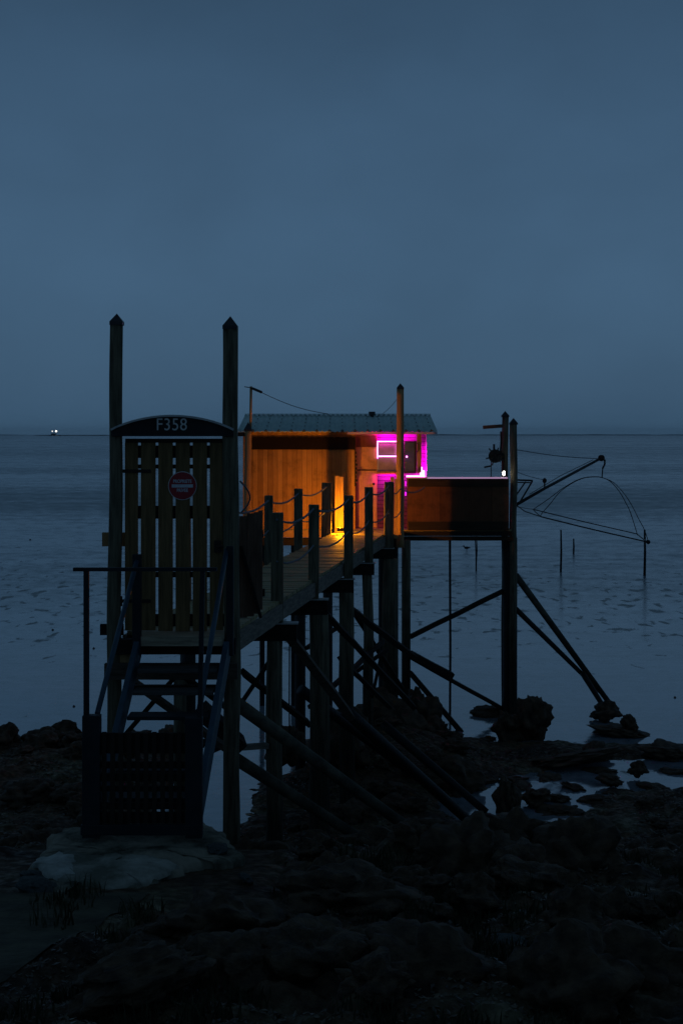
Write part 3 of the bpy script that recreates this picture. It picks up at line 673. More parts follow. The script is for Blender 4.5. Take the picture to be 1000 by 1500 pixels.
# ------------------------------------------------------------------ cabin
CY = 30.42     # front wall
cab = thing('fishing_cabin', 'orange and magenta lit plank fishing cabin with a tin roof', 'cabin', (0, CY, DZ))
def wx(px, Y=CY): return (px - 500) / F * Y
ZT = 6.16
x0, xm, x1 = wx(356), wx(520), wx(623, 30.9)
MB().box((x0, CY, DZ), (xm, CY + .06, ZT)).build('front_wall', M['wall'], cab)
MB().box((x0, CY + .062, DZ), (x0 + .06, 33.4, ZT)).build('side_wall', M['wall'], cab)
MB().box((xm - .06, CY + .062, DZ), (xm, CY + .62, ZT)).build('return_wall', M['wall'], cab)
EY = 30.9
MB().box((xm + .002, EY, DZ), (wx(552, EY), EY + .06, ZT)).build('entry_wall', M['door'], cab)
wa = wx(552.5, EY)
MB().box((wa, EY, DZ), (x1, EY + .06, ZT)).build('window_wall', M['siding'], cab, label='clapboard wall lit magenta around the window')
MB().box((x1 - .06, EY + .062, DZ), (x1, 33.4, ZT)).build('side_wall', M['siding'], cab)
MB().box((x0, 33.34, DZ), (x1, 33.4, ZT)).build('back_wall', M['wall'], cab)
MB().box((x1 - .002, EY - .02, DZ), (x1 + .02, EY + .05, ZT)).build('corner_trim', M['trim'], cab)
# dark strip with a scalloped top, set before the wall under the eave
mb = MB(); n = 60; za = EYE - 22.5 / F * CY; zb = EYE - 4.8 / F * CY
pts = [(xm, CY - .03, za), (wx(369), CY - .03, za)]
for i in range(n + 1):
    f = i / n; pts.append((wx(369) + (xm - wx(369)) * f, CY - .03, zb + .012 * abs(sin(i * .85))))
mb.prism(pts, (0, .027, 0)); mb.build('dark_strip', M['dark_strip'], cab)
# door
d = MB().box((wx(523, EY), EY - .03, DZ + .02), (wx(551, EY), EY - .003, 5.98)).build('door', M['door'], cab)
z = EYE - (688.5 - 636) / F * EY
MB().box((wx(523, EY), EY - .045, z - .012), (wx(551, EY), EY - .032, z + .012)).build('door_rail', M['rail'], d)
z = EYE - (642 - 636) / F * EY
MB().box((wx(521, EY), EY - .05, z - .19), (wx(551.5, EY), EY - .032, z + .06)).build('lintel_board', M['parapet'], d)
MB().ball((wx(547, EY), EY - .06, 5.02), .03).build('knob', M['iron'], d)
mb = MB()                                                   # ragged edge hooks at the corner
for i in range(9):
    z = 5.0 + i * .085; mb.box((xm - .01, CY - .02, z), (xm + .035 + random.uniform(-.015, .02), CY - .001, z + .05))
mb.box((xm - .012, CY - .012, 4.98), (xm + .01, CY - .002, 5.78)); mb.build('hook_rack', M['rail'], cab)
# window
def WP(px, py, d=.0): return Vector((wx(px, EY), EY - d, EYE - (py - 636) / F * EY))
w = MB()
fr = []
for (a, b, c, e) in ((552, 645.5, 586, 648), (552, 690.5, 586, 693.5), (552, 648, 554, 690.5), (582, 648, 586, 690.5), (554, 667, 582, 669.5)):
    p = WP(a, b, .05); q = WP(c, e, .05); w.box((p.x, EY - .05, q.z), (q.x, EY - .003, p.z))
win = w.build('window', M['trim'], cab)
for (b, e) in ((648, 667), (669.5, 690.5)):
    p = WP(554, b); q = WP(582, e); MB().box((p.x, EY - .03, q.z), (q.x, EY - .02, p.z)).build('pane', M['glass'], win)
p = WP(551.5, 690.5); q = WP(590, 694.5); MB().box((p.x, EY - .10, q.z), (q.x, EY - .052, p.z)).build('sill', M['wall'], win)
st = MB()
for (a, b, c, e) in ((553, 646, 582, 647.1), (551.9, 646, 553.1, 671), (554, 667.6, 582, 669.0), (580.8, 650, 581.9, 677)):
    p = WP(a, b); q = WP(c, e); st.box((p.x, EY - .062, q.z), (q.x, EY - .052, p.z))
st.build('glow_strip', M['led'], win, label='glowing magenta light strip round the window')
# open casement and shutter
cas = MB()
p = WP(592, 647); q = WP(607, 691); YY = EY - .18
cas.box((p.x, YY, q.z), (q.x, YY + .012, p.z)); cas = cas.build('casement', M['glassb'], cab, label='open casement with glass painted with sky reflection')
fm = MB()
for (a, b, c, e) in ((606, 646, 609, 692), (591, 646, 606, 647.5), (591, 690.5, 606, 692.5)):
    p = WP(a, b); q = WP(c, e); fm.box((p.x, YY - .01, q.z), (q.x, YY + .02, p.z))
fm.build('frame', M['rail'], cas)
p = WP(609.5, 634); q = WP(616, 692); sh = MB().box((p.x, EY - .2, q.z), (q.x, EY - .165, p.z)).build('shutter', M['post_o'], cab)
MB().tube([WP(610, 649, .21), WP(611.5, 651, .24), WP(611.5, 659, .24), WP(610, 662, .21)], .012, 6).build('handle', M['rail'], sh)
MB().ball(WP(594.7, 668.8, .22), .018).build('catch_glow', M['led'], cas)  # catch glows by its own emissive colour, though no lamp
# light strips under the window and on the corner
st = MB()
p = WP(594.5, 696.4); q = WP(622, 699.6)
st.box((p.x, EY - .05, q.z), (q.x, EY - .035, p.z))
for (a, b, c, e) in ((614.5, 689, 621.5, 696), (616, 684, 618, 689)):
    p = WP(a, b); q = WP(c, e); st.box((p.x, EY - .05, q.z), (q.x, EY - .035, p.z))
st.build('glow_strip', M['led'], cab, label='glowing magenta light strip under the eave of the sill')
st = MB()
for (a, b, c, e) in ((593, 705, 594.3, 712), (592.6, 719, 594.6, 726), (584, 696, 585, 745)):
    p = WP(a, b); q = WP(c, e); st.box((p.x, EY - .05, q.z), (q.x, EY - .035, p.z))
st.build('glow_strip', M['leddim'], cab)
# roof
RX0, RX1 = wx(349, 30.3), wx(639, 30.3)
ye, yr, yb = 30.1, 32.0, 33.9; zr = EYE + 28 / F * 32.0; ze = EYE + 4.5 / F * 30.1
mb = MB(); rows = ((ye, ze), (yr, zr), (yb, ze)); n = 260
prev = None
for i in range(n + 1):
    x = RX0 + (RX1 - RX0) * i / n; h = .010 * cos(2 * pi * i / 6.5)
    cur = [mb.bm.verts.new((x if j != 1 else x * .985, y, z + h + u)) for j, (y, z) in enumerate(rows) for u in (0, -.02)]
    if prev:
        for a, b in ((0, 2), (2, 4), (1, 3), (3, 5), (0, 1), (4, 5)):
            mb.bm.faces.new((prev[a], prev[b], cur[b], cur[a]))
    prev = cur
roof = mb.build('roof', M['tin'], cab, True)
mb = MB()
for i in range(15):
    px = 371 + i * 18.6; x = wx(px, 30.2)
    for k in range(5):
        f = .05 + k * .22; y = ye + (yr - ye) * f; z = ze + (zr - ze) * f
        xx = x * (1 - .015 * f)
        mb.box((xx - .011, y - .03, z + .005), (xx + .011, y + .03, z + .022))
    mb.box((x - .03, ye - .012, ze - .012), (x + .03, ye + .03, ze + .022))
mb.build('roof_screws', M['tinrib'], roof)
MB().beam((RX0 * .985, yr, zr + .02), (RX1 * .985, yr, zr + .02), .16, .02).build('ridge', M['tin'], roof)
MB().box((wx(508, 30.1), ye - .03, ze - .065), (RX1, ye + .0, ze - .022)).build('eave_board', M['eave'], roof)
MB().box((RX0, ye + .2, ze - .075), (xm, ye + .24, ze - .02)).build('eave_board', M['wall'], roof)
MB().box((RX0 - .02, ye + .02, ze - .11), (RX0 + .2, ye + .14, ze - .03)).build('gutter_end', M['beamdark'], roof)
p = P(544, 606, 32.2)
MB().tube([(p.x, 31.8, zr - .12), (p.x, 31.8, p.z - .0)], .04, 12).tube([(p.x, 31.8, p.z - .03), (p.x, 31.8, p.z + .04)], .075, 12).build('vent', M['cap'], roof)

# antenna and wires
root = thing('antenna', 'thin lit mast with a crossbar at the left end of the cabin roof', 'antenna', P(367, 622, 30.25))
MB().tube([P(366.7, 640, 30.25), P(367.8, 566, 30.25)], .028, 8).build('mast', M['post_o'], root, True)
MB().tube([P(358, 566.5, 30.22), P(370, 568.5, 30.22)], .009, 6).build('crossbar', M['net'], root)
MB().tube([P(370, 569, 30.2), P(383, 574.5, 30.0)], .028, 8).build('dipole', M['net'], root)
q = [P(383 + (484 - 383) * f, 575 + 32 * f + 5 * sin(pi * f), 30 + 2 * f) for f in [i / 14 for i in range(15)]]
tag(MB().tube(q, .0075, 5).build('stay_wire', M['net']), 'thin wire sagging from the antenna to the roof ridge', 'wire')
q = [P(585 + (558 - 585) * f, 580 + 28 * f + 2 * sin(pi * f), 29.5 + 2.5 * f) for f in [i / 8 for i in range(9)]]
tag(MB().tube(q, .005, 5).build('stay_wire', M['net']), 'thin wire from the tall orange post down to the roof', 'wire')

# entry boards lit by the lamp
root = thing('entry_screen', 'brightly lit upright boards behind the warm lamp', 'fence', P(496, 782, 29.45))
mb = MB()
for (a, b, y) in ((490.5, 496.3, 697), (496.2, 502.8, 698.5)):
    p = P(a, y, 29.38); q = P(b, 780, 29.38); mb.box((p.x, 29.38 + (a > 495) * .004, DZ), (q.x, 29.405 + (a > 495) * .004, p.z))
mb.build('boards', M['post_o'], root)
MB().box((P(489.5, 0, 29.5).x, 29.415, 4.3), (P(503.5, 0, 29.5).x, 29.45, 4.38)).build('cross_rail', M['rail'], root)
root = thing('entry_post', 'orange lit stub post between the footbridge and the tall orange post', 'post', P(577, 780, 29.3))
mb = MB()
for (a, b, y) in ((571.5, 577, 699), (577.4, 583, 701)):
    p = P(a, y, 29.29); q = P(b, 780, 29.29); mb.box((p.x, 29.29 + (a > 575) * .003, 3.95), (q.x, 29.315, p.z))
mb.build('boards', M['post_o'], root)

# warm lamp on the footbridge deck
LX, LYY, LZ = wx(498.5, 28.75), 28.75, DZ + .12
root = thing('deck_lamp', 'small black floodlight glowing warm on the footbridge deck', 'lamp', (LX, LYY, DZ))
MB().box((LX - .07, LYY - .05, LZ - .05), (LX + .07, LYY + .0, LZ + .02)).build('housing', M['cap'], root, bev=.01)
MB().box((LX - .055, LYY + .003, LZ - .035), (LX + .055, LYY + .012, LZ + .012)).build('lens', M['warm'], root)
MB().tube([(LX - .085, LYY - .02, LZ + .02), (LX - .085, LYY - .02, DZ + .005), (LX + .085, LYY - .02, DZ + .005), (LX + .085, LYY - .02, LZ + .02)], .008, 6).build('bracket', M['iron'], root)
def lamp(name, kind, loc, e, col, parent=None, **kw):
    l = bpy.data.lights.new(name, kind); l.energy = e; l.color = col
    for k, v in kw.items(): setattr(l, k, v)
    o = bpy.data.objects.new(name, l); C.objects.link(o); o.location = loc
    if parent: o.parent = parent; o.location = Vector(loc) - root_loc(parent)
    return o
o = lamp('warm_light', 'POINT', (LX - .01, LYY + .04, LZ + .05), 88, (1, .33, .004), root, shadow_soft_size=.03)
# magenta light of the strips
def strip(px, py, d, lx, ly, e, aim=(0, 1, 0)):
    e *= 1.5
    o = lamp('strip_light', 'AREA', WP(px, py, d), e, (1, .0, .62), cab, shape='RECTANGLE', size=lx, size_y=ly)
    o.rotation_euler = Vector(aim).to_track_quat('-Z', 'Y').to_euler(); return o
strip(572, 641, .14, .55, .03, 4.5, (0, 1, .3))
strip(572, 697, .14, .5, .03, 2.6, (0, 1, -.6))
strip(618.5, 690, .12, .08, .05, 2.2, (0, 1, .5))
strip(620, 672, .10, .03, .6, 1.6, (0, 1, .0))
strip(600, 640, .12, .3, .03, 1.0, (0, 1, .3))
M['edgeglow'] = emis('dim lavender glowing edge', (.60, .36, .62), .55)  # top edge of the parapet given its own dim lavender emission
MB().box((wx(625, PY0), PY0 - .115, 5.155), (wx(742, PY0), PY0 - .102, 5.186)).build('glow_strip', M['edgeglow'], root, label='dim lavender glowing edge along the top of the parapet')
# white lamp on the platform
p = P(737.5, 693.3, 30.3)
root = thing('small_floodlight', 'small bright white lamp on the right end of the parapet', 'lamp', p)
MB().ball((p.x, 30.3, p.z), .038, 2, (.8, .6, 1.3)).build('bulb', M['whitelamp'], root, True)
MB().tube([(p.x, 30.36, p.z - .1), (p.x, 30.38, p.z + .02)], .035, 8).build('housing', M['cap'], root, True)
lamp('white_light', 'POINT', (p.x, 30.24, p.z), .25, (1, .95, .85), root, shadow_soft_size=.04)

# winch
root = thing('winch', 'dark hand winch with crank spokes above the parapet', 'winch', P(722, 697, 30.9))
WY = 30.9; c = P(724, 668, WY)
MB().tube([(c.x, WY - .1, c.z), (c.x, WY + .1, c.z)], .11, 14).tube([(c.x, WY - .13, c.z), (c.x, WY - .10, c.z)], .15, 14).build('drum', M['net'], root)
mb = MB()
for an in (15, 70, 130, 195, 250, 310):
    d = Vector((cos(radians(an)), 0, sin(radians(an)))); mb.tube([c + Vector((0, -.15, 0)), c + Vector((0, -.15, 0)) + d * random.uniform(.17, .22)], .014, 6)
mb.build('spokes', M['net'], root)
MB().tube([P(723, 660, WY), P(723, 650.5, WY)], .022, 6).build('lever', M['net'], root)
MB().tube([P(715, 667.5, WY), P(738, 666.5, WY)], .018, 6).tube([P(719, 673, WY), P(738, 673, WY)], .03, 6).build('axle', M['net'], root)
MB().tube([P(719, 672, WY), P(718.7, 697, WY), P(718.7, 740, WY)], .01, 6).build('stand', M['net'], root)
MB().tube([P(708.5, 684.5, WY - .1), P(719, 682.5, WY - .1)], .018, 6).build('crank_handle', M['net'], root)

# net crane and dip net
root = thing('net_boom', 'long dark boom with pulleys sticking out from the platform post', 'crane', P(757, 738, 30.6))
T = P(880, 671, 33.0)
MB().tube([P(757, 738.5, 30.6), P(797, 715.5, 31.4), T], [.035, .033, .03], 8).build('boom', M['net'], root, True)
MB().tube([P(775, 724, 31), P(820, 697, 31.9), P(868, 673.5, 32.8)], .008, 5).build('cable', M['net'], root)
MB().tube([(T.x, T.y - .04, T.z + .0), (T.x, T.y + .04, T.z)], .075, 14).ball((T.x, T.y, T.z), .07).build('pulley', M['iron'], root)
MB().tube([P(885, 673, 33), P(885, 680, 33), P(882, 686, 33)], .022, 6).tube([P(882, 684, 33), P(881, 700, 33)], .014, 6).build('hook', M['net'], root)
c = P(797, 704, 31.4); MB().ball(c, .05, 2, (1, .7, 1.2)).tube([c, P(797, 716, 31.4)], .016, 6).build('small_pulley', M['net'], root)
MB().tube([P(755, 703, 30.6), P(779, 704, 30.9)], .02, 6).tube([P(755, 706.5, 30.6), P(776, 707, 30.9)], .014, 6).tube([P(779, 705, 30.9), P(760, 737, 30.6)], .018, 6).tube([P(769, 706, 30.9), P(755, 726, 30.6)], .016, 6).build('bracket', M['net'], root)
q = [P(757 + 121 * f, 659 + 13 * f + 2.5 * sin(pi * f), 30.5 + 2.5 * f) for f in [i / 10 for i in range(11)]]
MB().tube(q, .010, 5).build('hoist_cable', M['rope'], root)
q = [P(758 + 38 * f, 692 + 11 * f + 1 * sin(pi * f), 30.5 + .9 * f) for f in [i / 6 for i in range(7)]]
MB().tube(q, .007, 5).build('hoist_cable', M['rope'], root)
root = thing('dip_net', 'square dip net frame with crossed hoops hanging from the boom', 'fishing net', P(880, 780, 33))
def spline(pts, n=10):
    out = []
    for i in range(len(pts) - 1):
        p0 = pts[max(i - 1, 0)]; p1 = pts[i]; p2 = pts[i + 1]; p3 = pts[min(i + 2, len(pts) - 1)]
        for k in range(n):
            t = k / n; out.append(.5 * ((2 * p1) + (p2 - p0) * t + (2 * p0 - 5 * p1 + 4 * p2 - p3) * t * t + (3 * p1 - p0 - 3 * p2 + p3) * t ** 3))
    out.append(pts[-1]); return out
FY_, NY_ = 34.2, 31.8
def hoop(pts, Ye): return [(x, y, 33 + (Ye - 33) * (abs(x - 879) / 94) ** 1.3) for x, y in pts]
h1 = hoop([(780, 746.5), (785, 743), (804, 730), (821, 717), (839, 706), (854, 700), (870, 698.3), (881, 699.5), (894, 706), (907, 721), (916, 737), (923, 752), (933, 784)], 34.2)
h2 = hoop([(791, 757), (793, 752), (806, 737), (819, 721), (837, 708), (854, 700.5), (870, 698.7), (881, 699.7), (898, 707), (914, 724), (925, 741), (934, 759), (943, 776), (949, 794)], 31.8)
for h in (h1, h2): MB().tube(spline([P(*a) for a in h], 4), .009, 6).build('hoop', M['net'], root, True)
for a, b, r in (((780, 746, FY_), (932, 782, FY_), .012), ((792, 757, NY_), (948, 794, NY_), .015), ((780, 746, FY_), (792, 757, NY_), .014), ((932, 782, FY_), (948, 794, NY_), .014)):
    p = P(*a); q = P(*b); mid = p.lerp(q, .5) - Vector((0, 0, .01)); MB().tube(spline([p, mid, q], 6), r, 6).build('frame_bar', M['net'], root, True)
MB().tube([P(757, 741, 30.7), P(768, 749, 31.2), P(792, 757, NY_)], .012, 5).tube([P(757, 742, 30.7), P(766, 744, 32), P(780, 746, FY_)], .008, 5).build('tether', M['net'], root)
MB().ball(P(948.5, 794, NY_), .05).build('weight', M['net'], root)

# ------------------------------------------------------------------ stakes, bird, ship
for (px, yt, yb, w, lb) in ((820.5, 776, 838, .05, 'taller thin stake in the mud left of the hanging net corner'),
                            (839, 789, 811, .05, 'short thin stake in the mud farthest from the platform'),
                            (943, 776, 843, .06, 'thin stake in the mud under the outer corner of the net'),
                            (697, 788, 836, .035, 'thin leaning stake in the mud seen under the platform')):
    Y = EYE * F / (yb - 636); p = P(px, yb, Y); q = P(px + (-1.5 if px == 697 else .4), yt, Y)
    tag(MB().tube([p - Vector((0, 0, .3)), p.lerp(q, .5) + Vector((.02, 0, 0)), q], [w, w * .9, w * .7], 7).build('mud_stake', M['pilewet'], None, True), lb, 'stake', 'stakes standing in the mud')
Y = EYE * F / (808 - 636); p = P(683, 808, Y)
root = thing('wading_bird', 'small dark wading bird standing on the mud beyond the platform', 'bird', p)
MB().ball(p + Vector((0, 0, .20)), .085, 2, (1.6, .9, .8)).ball(p + Vector((-.15, 0, .29)), .04).tube([p + Vector((-.09, 0, .22)), p + Vector((-.15, 0, .28))], .028, 6).tube([p + Vector((-.18, 0, .29)), p + Vector((-.29, 0, .26))], [.012, .004], 5).tube([p + Vector((.1, 0, .21)), p + Vector((.22, 0, .19))], [.04, .012], 6).build('body', M['net'], root, True)
for s in (-.02, .03): MB().tube([p + Vector((s, 0, -.02)), p + Vector((s, s, .16))], .008, 5).build('leg', M['net'], root)
Y = 5200; b0 = P(80, 638, Y); 
root = thing('ship', 'tiny far ship with bright white lights on the horizon', 'ship', (b0.x, Y, 0))
MB().prism([(b0.x - 24, Y, 3.2), (b0.x - 20, Y, 0), (b0.x + 22, Y, 0), (b0.x + 27, Y, 3.6)], (0, 8, 0)).build('hull', M['ship'], root)
MB().box((b0.x - 12, Y + 1, 3.4), (b0.x + 4, Y + 7, 9)).build('deckhouse', M['ship'], root)
MB().tube([(b0.x + 6, Y + 4, 3), (b0.x + 6, Y + 4, 17)], .5, 6).build('mast', M['ship'], root)
MB().ball((b0.x + 6, Y + 3, 17.0), 3.8, 2).build('masthead_light', emis('ship lamp', (1, .95, .85), 2.2), root, True)
MB().ball((b0.x - 7, Y - 1, 17.0), 2.4, 2).build('deck_light', emis('ship lamp dim', (1, .95, .9), 1.4), root, True)

# ------------------------------------------------------------------ concrete slab
root = thing('concrete_slab', 'mossy pale concrete slab at the foot of the stairs', 'slab', (-1.75, 11.9, 2.5))
out = [(72, 1238, 12.5), (95, 1229, 12.8), (180, 1225, 13.0), (300, 1224, 13.0), (328, 1232, 12.7), (338, 1250, 12.3), (362, 1262, 12.0), (340, 1272, 11.8), (300, 1268, 11.85), (272, 1280, 11.6), (226, 1300, 11.2), (205, 1312, 11.0), (150, 1310, 11.0), (92, 1306, 11.1), (60, 1330, 10.6), (22, 1322, 10.8), (12, 1308, 11.0), (48, 1290, 11.3), (45, 1270, 11.7), (68, 1255, 12.1)]
ring = []
for a, b in zip(out, out[1:] + out[:1]):
    for k in range(10):
        f = k / 10; px = a[0] + (b[0] - a[0]) * f; Y = a[2] + (b[2] - a[2]) * f
        x = (px - 500) / F * Y; ring.append((x + .06 * noise.fractal(Vector((x * 6, Y * 6, 0)), 1, 2, 3), Y + .09 * noise.fractal(Vector((x * 7, Y * 5, 5)), 1, 2, 3)))
bm = bmesh.new(); cen = Vector((-1.75, 11.9))
layers = []
for sc, dz in ((.02, .03), (.15, .03), (.3, .028), (.45, .024), (.6, .018), (.72, .012), (.82, .006), (.9, .0), (.96, -.012), (1.0, -.05), (1.02, -.35)):
    lay = []
    for (x, y) in ring:
        X = cen.x + (x - cen.x) * sc; Yq = cen.y + (y - cen.y) * sc
        lay.append(bm.verts.new((X, Yq, 2.585 + dz - max(0, 11.6 - Yq) * .06 + .035 * noise.fractal(Vector((X * 2.2, Yq * 2.2, 1)), 1, 2, 4) + .022 * noise.fractal(Vector((X * 9, Yq * 9, 3)), 1, 2, 4))))
    layers.append(lay)
nn = len(ring)
for l0, l1 in zip(layers, layers[1:]):
    for k in range(nn): bm.faces.new((l0[k], l0[(k + 1) % nn], l1[(k + 1) % nn], l1[k]))
bm.faces.new(layers[0])
mb = MB(); mb.bm.free(); mb.bm = bm; mb.build('slab_top', M['concrete'], root, True)
def slab_patch(out, m, dz0, nm, lb):
    ring = []
    for a, b in zip(out, out[1:] + out[:1]):
        for k in range(6):
            f = k / 6; Y = a[2] + (b[2] - a[2]) * f; x = ((a[0] + (b[0] - a[0]) * f) - 500) / F * Y
            ring.append((x + .05 * noise.fractal(Vector((x * 7, Y * 7, dz0 * 99)), 1, 2, 3), Y + .09 * noise.fractal(Vector((x * 7, Y * 6, 5)), 1, 2, 3)))
    cx = sum(p[0] for p in ring) / len(ring); cy = sum(p[1] for p in ring) / len(ring); layers = []; bm = bmesh.new()
    for sc, dz in ((.02, .022), (.3, .022), (.6, .02), (.85, .014), (.97, .004), (1.0, -.03)):
        lay = []
        for (x, y) in ring:
            X = cx + (x - cx) * sc; Yq = cy + (y - cy) * sc
            lay.append(bm.verts.new((X, Yq, 2.607 + dz0 + dz - max(0, 11.6 - Yq) * .06 + .035 * noise.fractal(Vector((X * 2.2, Yq * 2.2, 1)), 1, 2, 4) + .008 * noise.noise(Vector((X * 14, Yq * 14, 3))))))
        layers.append(lay)
    nn = len(ring)
    for l0, l1 in zip(layers, layers[1:]):
        for k in range(nn): bm.faces.new((l0[k], l0[(k + 1) % nn], l1[(k + 1) % nn], l1[k]))
    bm.faces.new(layers[0]); mb = MB(); mb.bm.free(); mb.bm = bm; mb.build(nm, m, root, True, label=lb)
slab_patch([(56, 1266, 11.75), (110, 1257, 11.95), (170, 1262, 11.85), (235, 1268, 11.7), (266, 1276, 11.6), (240, 1292, 11.35), (205, 1303, 11.12), (150, 1305, 11.05), (98, 1299, 11.15), (66, 1290, 11.35)], M['cement'], 0, 'cement_patch', 'smoother grey cement along the front of the slab')
slab_patch([(56, 1268, 11.7), (85, 1262, 11.85), (112, 1264, 11.8), (124, 1276, 11.6), (112, 1292, 11.3), (86, 1297, 11.2), (62, 1290, 11.35), (50, 1280, 11.5)], mat('bleached cement', (.60, .60, .54), .75, (.20, .21, .18), 3.5, (1, 1, 1), .8, 25, detail=10), .007, 'bleached_patch', 'palest bleached cement at the left front of the slab')
MB().tube([P(126, 1286.5, 11.4) + Vector((0, 0, .018)), P(150, 1288, 11.37) + Vector((0, 0, .02)), P(172, 1287.5, 11.37) + Vector((0, 0, .018)), P(192, 1290, 11.33) + Vector((0, 0, .012))], .012, 5).build('crack', M['cap'], root)
root = None

# ------------------------------------------------------------------ rocks
def rock_mesh(seed, mtl, sub=4, sharp=.5):
    bm = bmesh.new(); bmesh.ops.create_icosphere(bm, subdivisions=sub, radius=1)
    for v in bm.verts:
        p = v.co.copy(); o_ = Vector((seed * 7.3, seed * 1.9, 0))
        d = noise.voronoi(p * 1.1 + o_)[0]
        k = 1 + sharp * (noise.fractal(p * 1.2 + o_, 1, 2, 4)) + .25 * (d[1] - d[0]) - .12 + .16 * noise.fractal(p * 4.5 + o_, .8, 2, 5)
        v.co = p * k
    me = bpy.data.meshes.new('rock'); bm.to_mesh(me); bm.free()
    for q in me.polygons: q.use_smooth = True
    me.materials.append(mtl); return me
RM = [rock_mesh(i, M['rock']) for i in range(6)]
def rock(x, y, z, s, mesh=None, rz=None, label=None, group=None, cat='rock', name='rock'):
    o = bpy.data.objects.new(name, mesh or random.choice(RM)); C.objects.link(o)
    o.location = (x, y, z); o.scale = s; o.rotation_euler = (random.uniform(-.2, .2), random.uniform(-.2, .2), random.uniform(0, 6.3) if rz is None else rz)
    return tag(o, label, cat, group)
# named rocks at the water's edge
def rpx(px, py, Y, w, h, d, lb, rz=None, mesh=None, name='rock'):
    p = P(px, py, Y); return rock(p.x, Y, p.z, (w / F * Y / 2, d, h / F * Y / 2), mesh, rz if rz is not None else 0, lb, None, 'rock', name)
rpx(779, 1054, 28.5, 54, 68, .42, 'tall dark rock clump around the foot of the platform posts', mesh=RM[1])
rpx(744, 1068, 28.4, 44, 46, .40, 'low dark rock left of the foot of the platform posts', mesh=RM[2])
rpx(886, 1042, 30.3, 42, 26, .35, 'dark rock where the raking prop meets the mud', mesh=RM[3])
rpx(913, 1073, 28.9, 84, 17, .45, 'wide low rock standing alone in the water at right', mesh=RM[4])
rpx(922, 1060, 28.9, 24, 24, .2, 'pointed rock on top of the wide low one in the water', mesh=RM[0])
rpx(714, 1042, 30.9, 48, 10, .3, 'thin flat rock in the water behind the platform posts', mesh=RM[5])
rpx(713, 1085, 28.5, 28, 12, .3, 'small flat rock in the water left of the platform posts', mesh=RM[5])
rpx(612, 1056, 28.6, 62, 82, .5, 'high rounded boulder mound under the right of the cabin', mesh=RM[2])
rpx(560, 1062, 27.5, 100, 90, .6, 'broad dark boulder beneath the cabin end of the footbridge', mesh=RM[4])
rpx(500, 1088, 25.0, 90, 90, .6, 'dark boulder among the middle footbridge piles', mesh=RM[3])
rpx(420, 1092, 24.0, 50, 60, .4, 'dark boulder between the left piles of the footbridge', mesh=RM[1])
rpx(640, 1078, 28.0, 50, 50, .4, 'sloping boulder beside the thin pole below the platform', mesh=RM[0])
rpx(8, 1085, 26.5, 42, 44, .4, 'rounded boulder at the left edge of the picture', mesh=RM[3])
rpx(66, 1084, 26.8, 60, 32, .4, 'flat topped boulder on the waterline left of the stairs', mesh=RM[5])
rpx(110, 1088, 26.4, 40, 28, .4, 'small boulder on the waterline beside the stair post', mesh=RM[2])
rpx(975, 1100, 26.8, 66, 22, .4, 'flat rock at the waterline near the right edge', mesh=RM[4])
rpx(840, 1111, 26.2, 130, 20, .5, 'long low rock ridge behind the right hand pools', mesh=RM[1])
rpx(893, 1142, 24.6, 36, 14, .25, 'small rock lying in the right hand pool', mesh=RM[0])
rpx(783, 1167, 23.4, 42, 22, .3, 'small rock between the two middle pools', mesh=RM[2])
rpx(933, 1126, 25.2, 28, 20, .2, 'pale brown rock in the pool near the right edge', mesh=RM[3])
rpx(742, 1172, 23.0, 34, 70, .3, 'dark block dividing the pools in front of the platform', mesh=RM[4])
rpx(255, 1075, 25.5, 40, 16, .3, 'jagged rock seen through the stairs', mesh=RM[0])
rpx(200, 1088, 25.0, 60, 30, .4, 'dark boulder behind the left of the stairs', mesh=RM[3])
for i, (px, py, w, h) in enumerate(((765, 1152, 34, 9), (812, 1166, 40, 12), (842, 1152, 30, 9), (870, 1170, 46, 12), (905, 1160, 26, 8), (700, 1142, 40, 10), (752, 1140, 30, 9), (805, 1138, 36, 8), (662, 1160, 26, 12), (960, 1152, 44, 10), (985, 1128, 30, 9), (880, 1128, 34, 8), (820, 1186, 50, 14), (725, 1200, 44, 12))):
    random.seed(i); Y = EYE * F / (py + h * .3 - 636); p = P(px, py, Y)
    rock(p.x, Y, .0, (w / F * Y / 2, .2 + .01 * w * .3, h / F * Y * .6), RM[i % 6], i * .4, 'low jagged dark rock breaking up the tide pools', 'low rocks in the tide pools right of the footbridge')
# loose boulders of the shore
rnd = random.Random(11); cnt = 0; tries = 0
while cnt < 190 and tries < 4000:
    tries += 1
    Y = rnd.uniform(8, 28); hx = Y * .245; x = rnd.uniform(-hx, hx)
    if slabmask(x, Y) > .1 or pathmask(x, Y) > .3 or (14 < Y and xr(Y) - 1.2 < x < xr(Y) - .9): continue
    if -2.9 < x < -1.0 and 12 < Y < 28: continue
    if H0(x, Y) < .06 or (abs(H0(x, Y)) < .14 and rnd.random() < .8): continue
    if 1.4 < x < 4.6 and 19.5 < Y < 23.2: continue
    sz = rnd.uniform(.10, .30) * (1 if rnd.random() < .75 else 1.5)
    random.seed(tries)
    rock(x, Y, H(x, Y) + sz * .1, (sz * rnd.uniform(.8, 1.4), sz * rnd.uniform(.8, 1.3), sz * rnd.uniform(.45, .8)), None, rnd.uniform(0, 6), 'loose dark boulder on the rocky shore', 'loose boulders on the rocky shore')
    cnt += 1
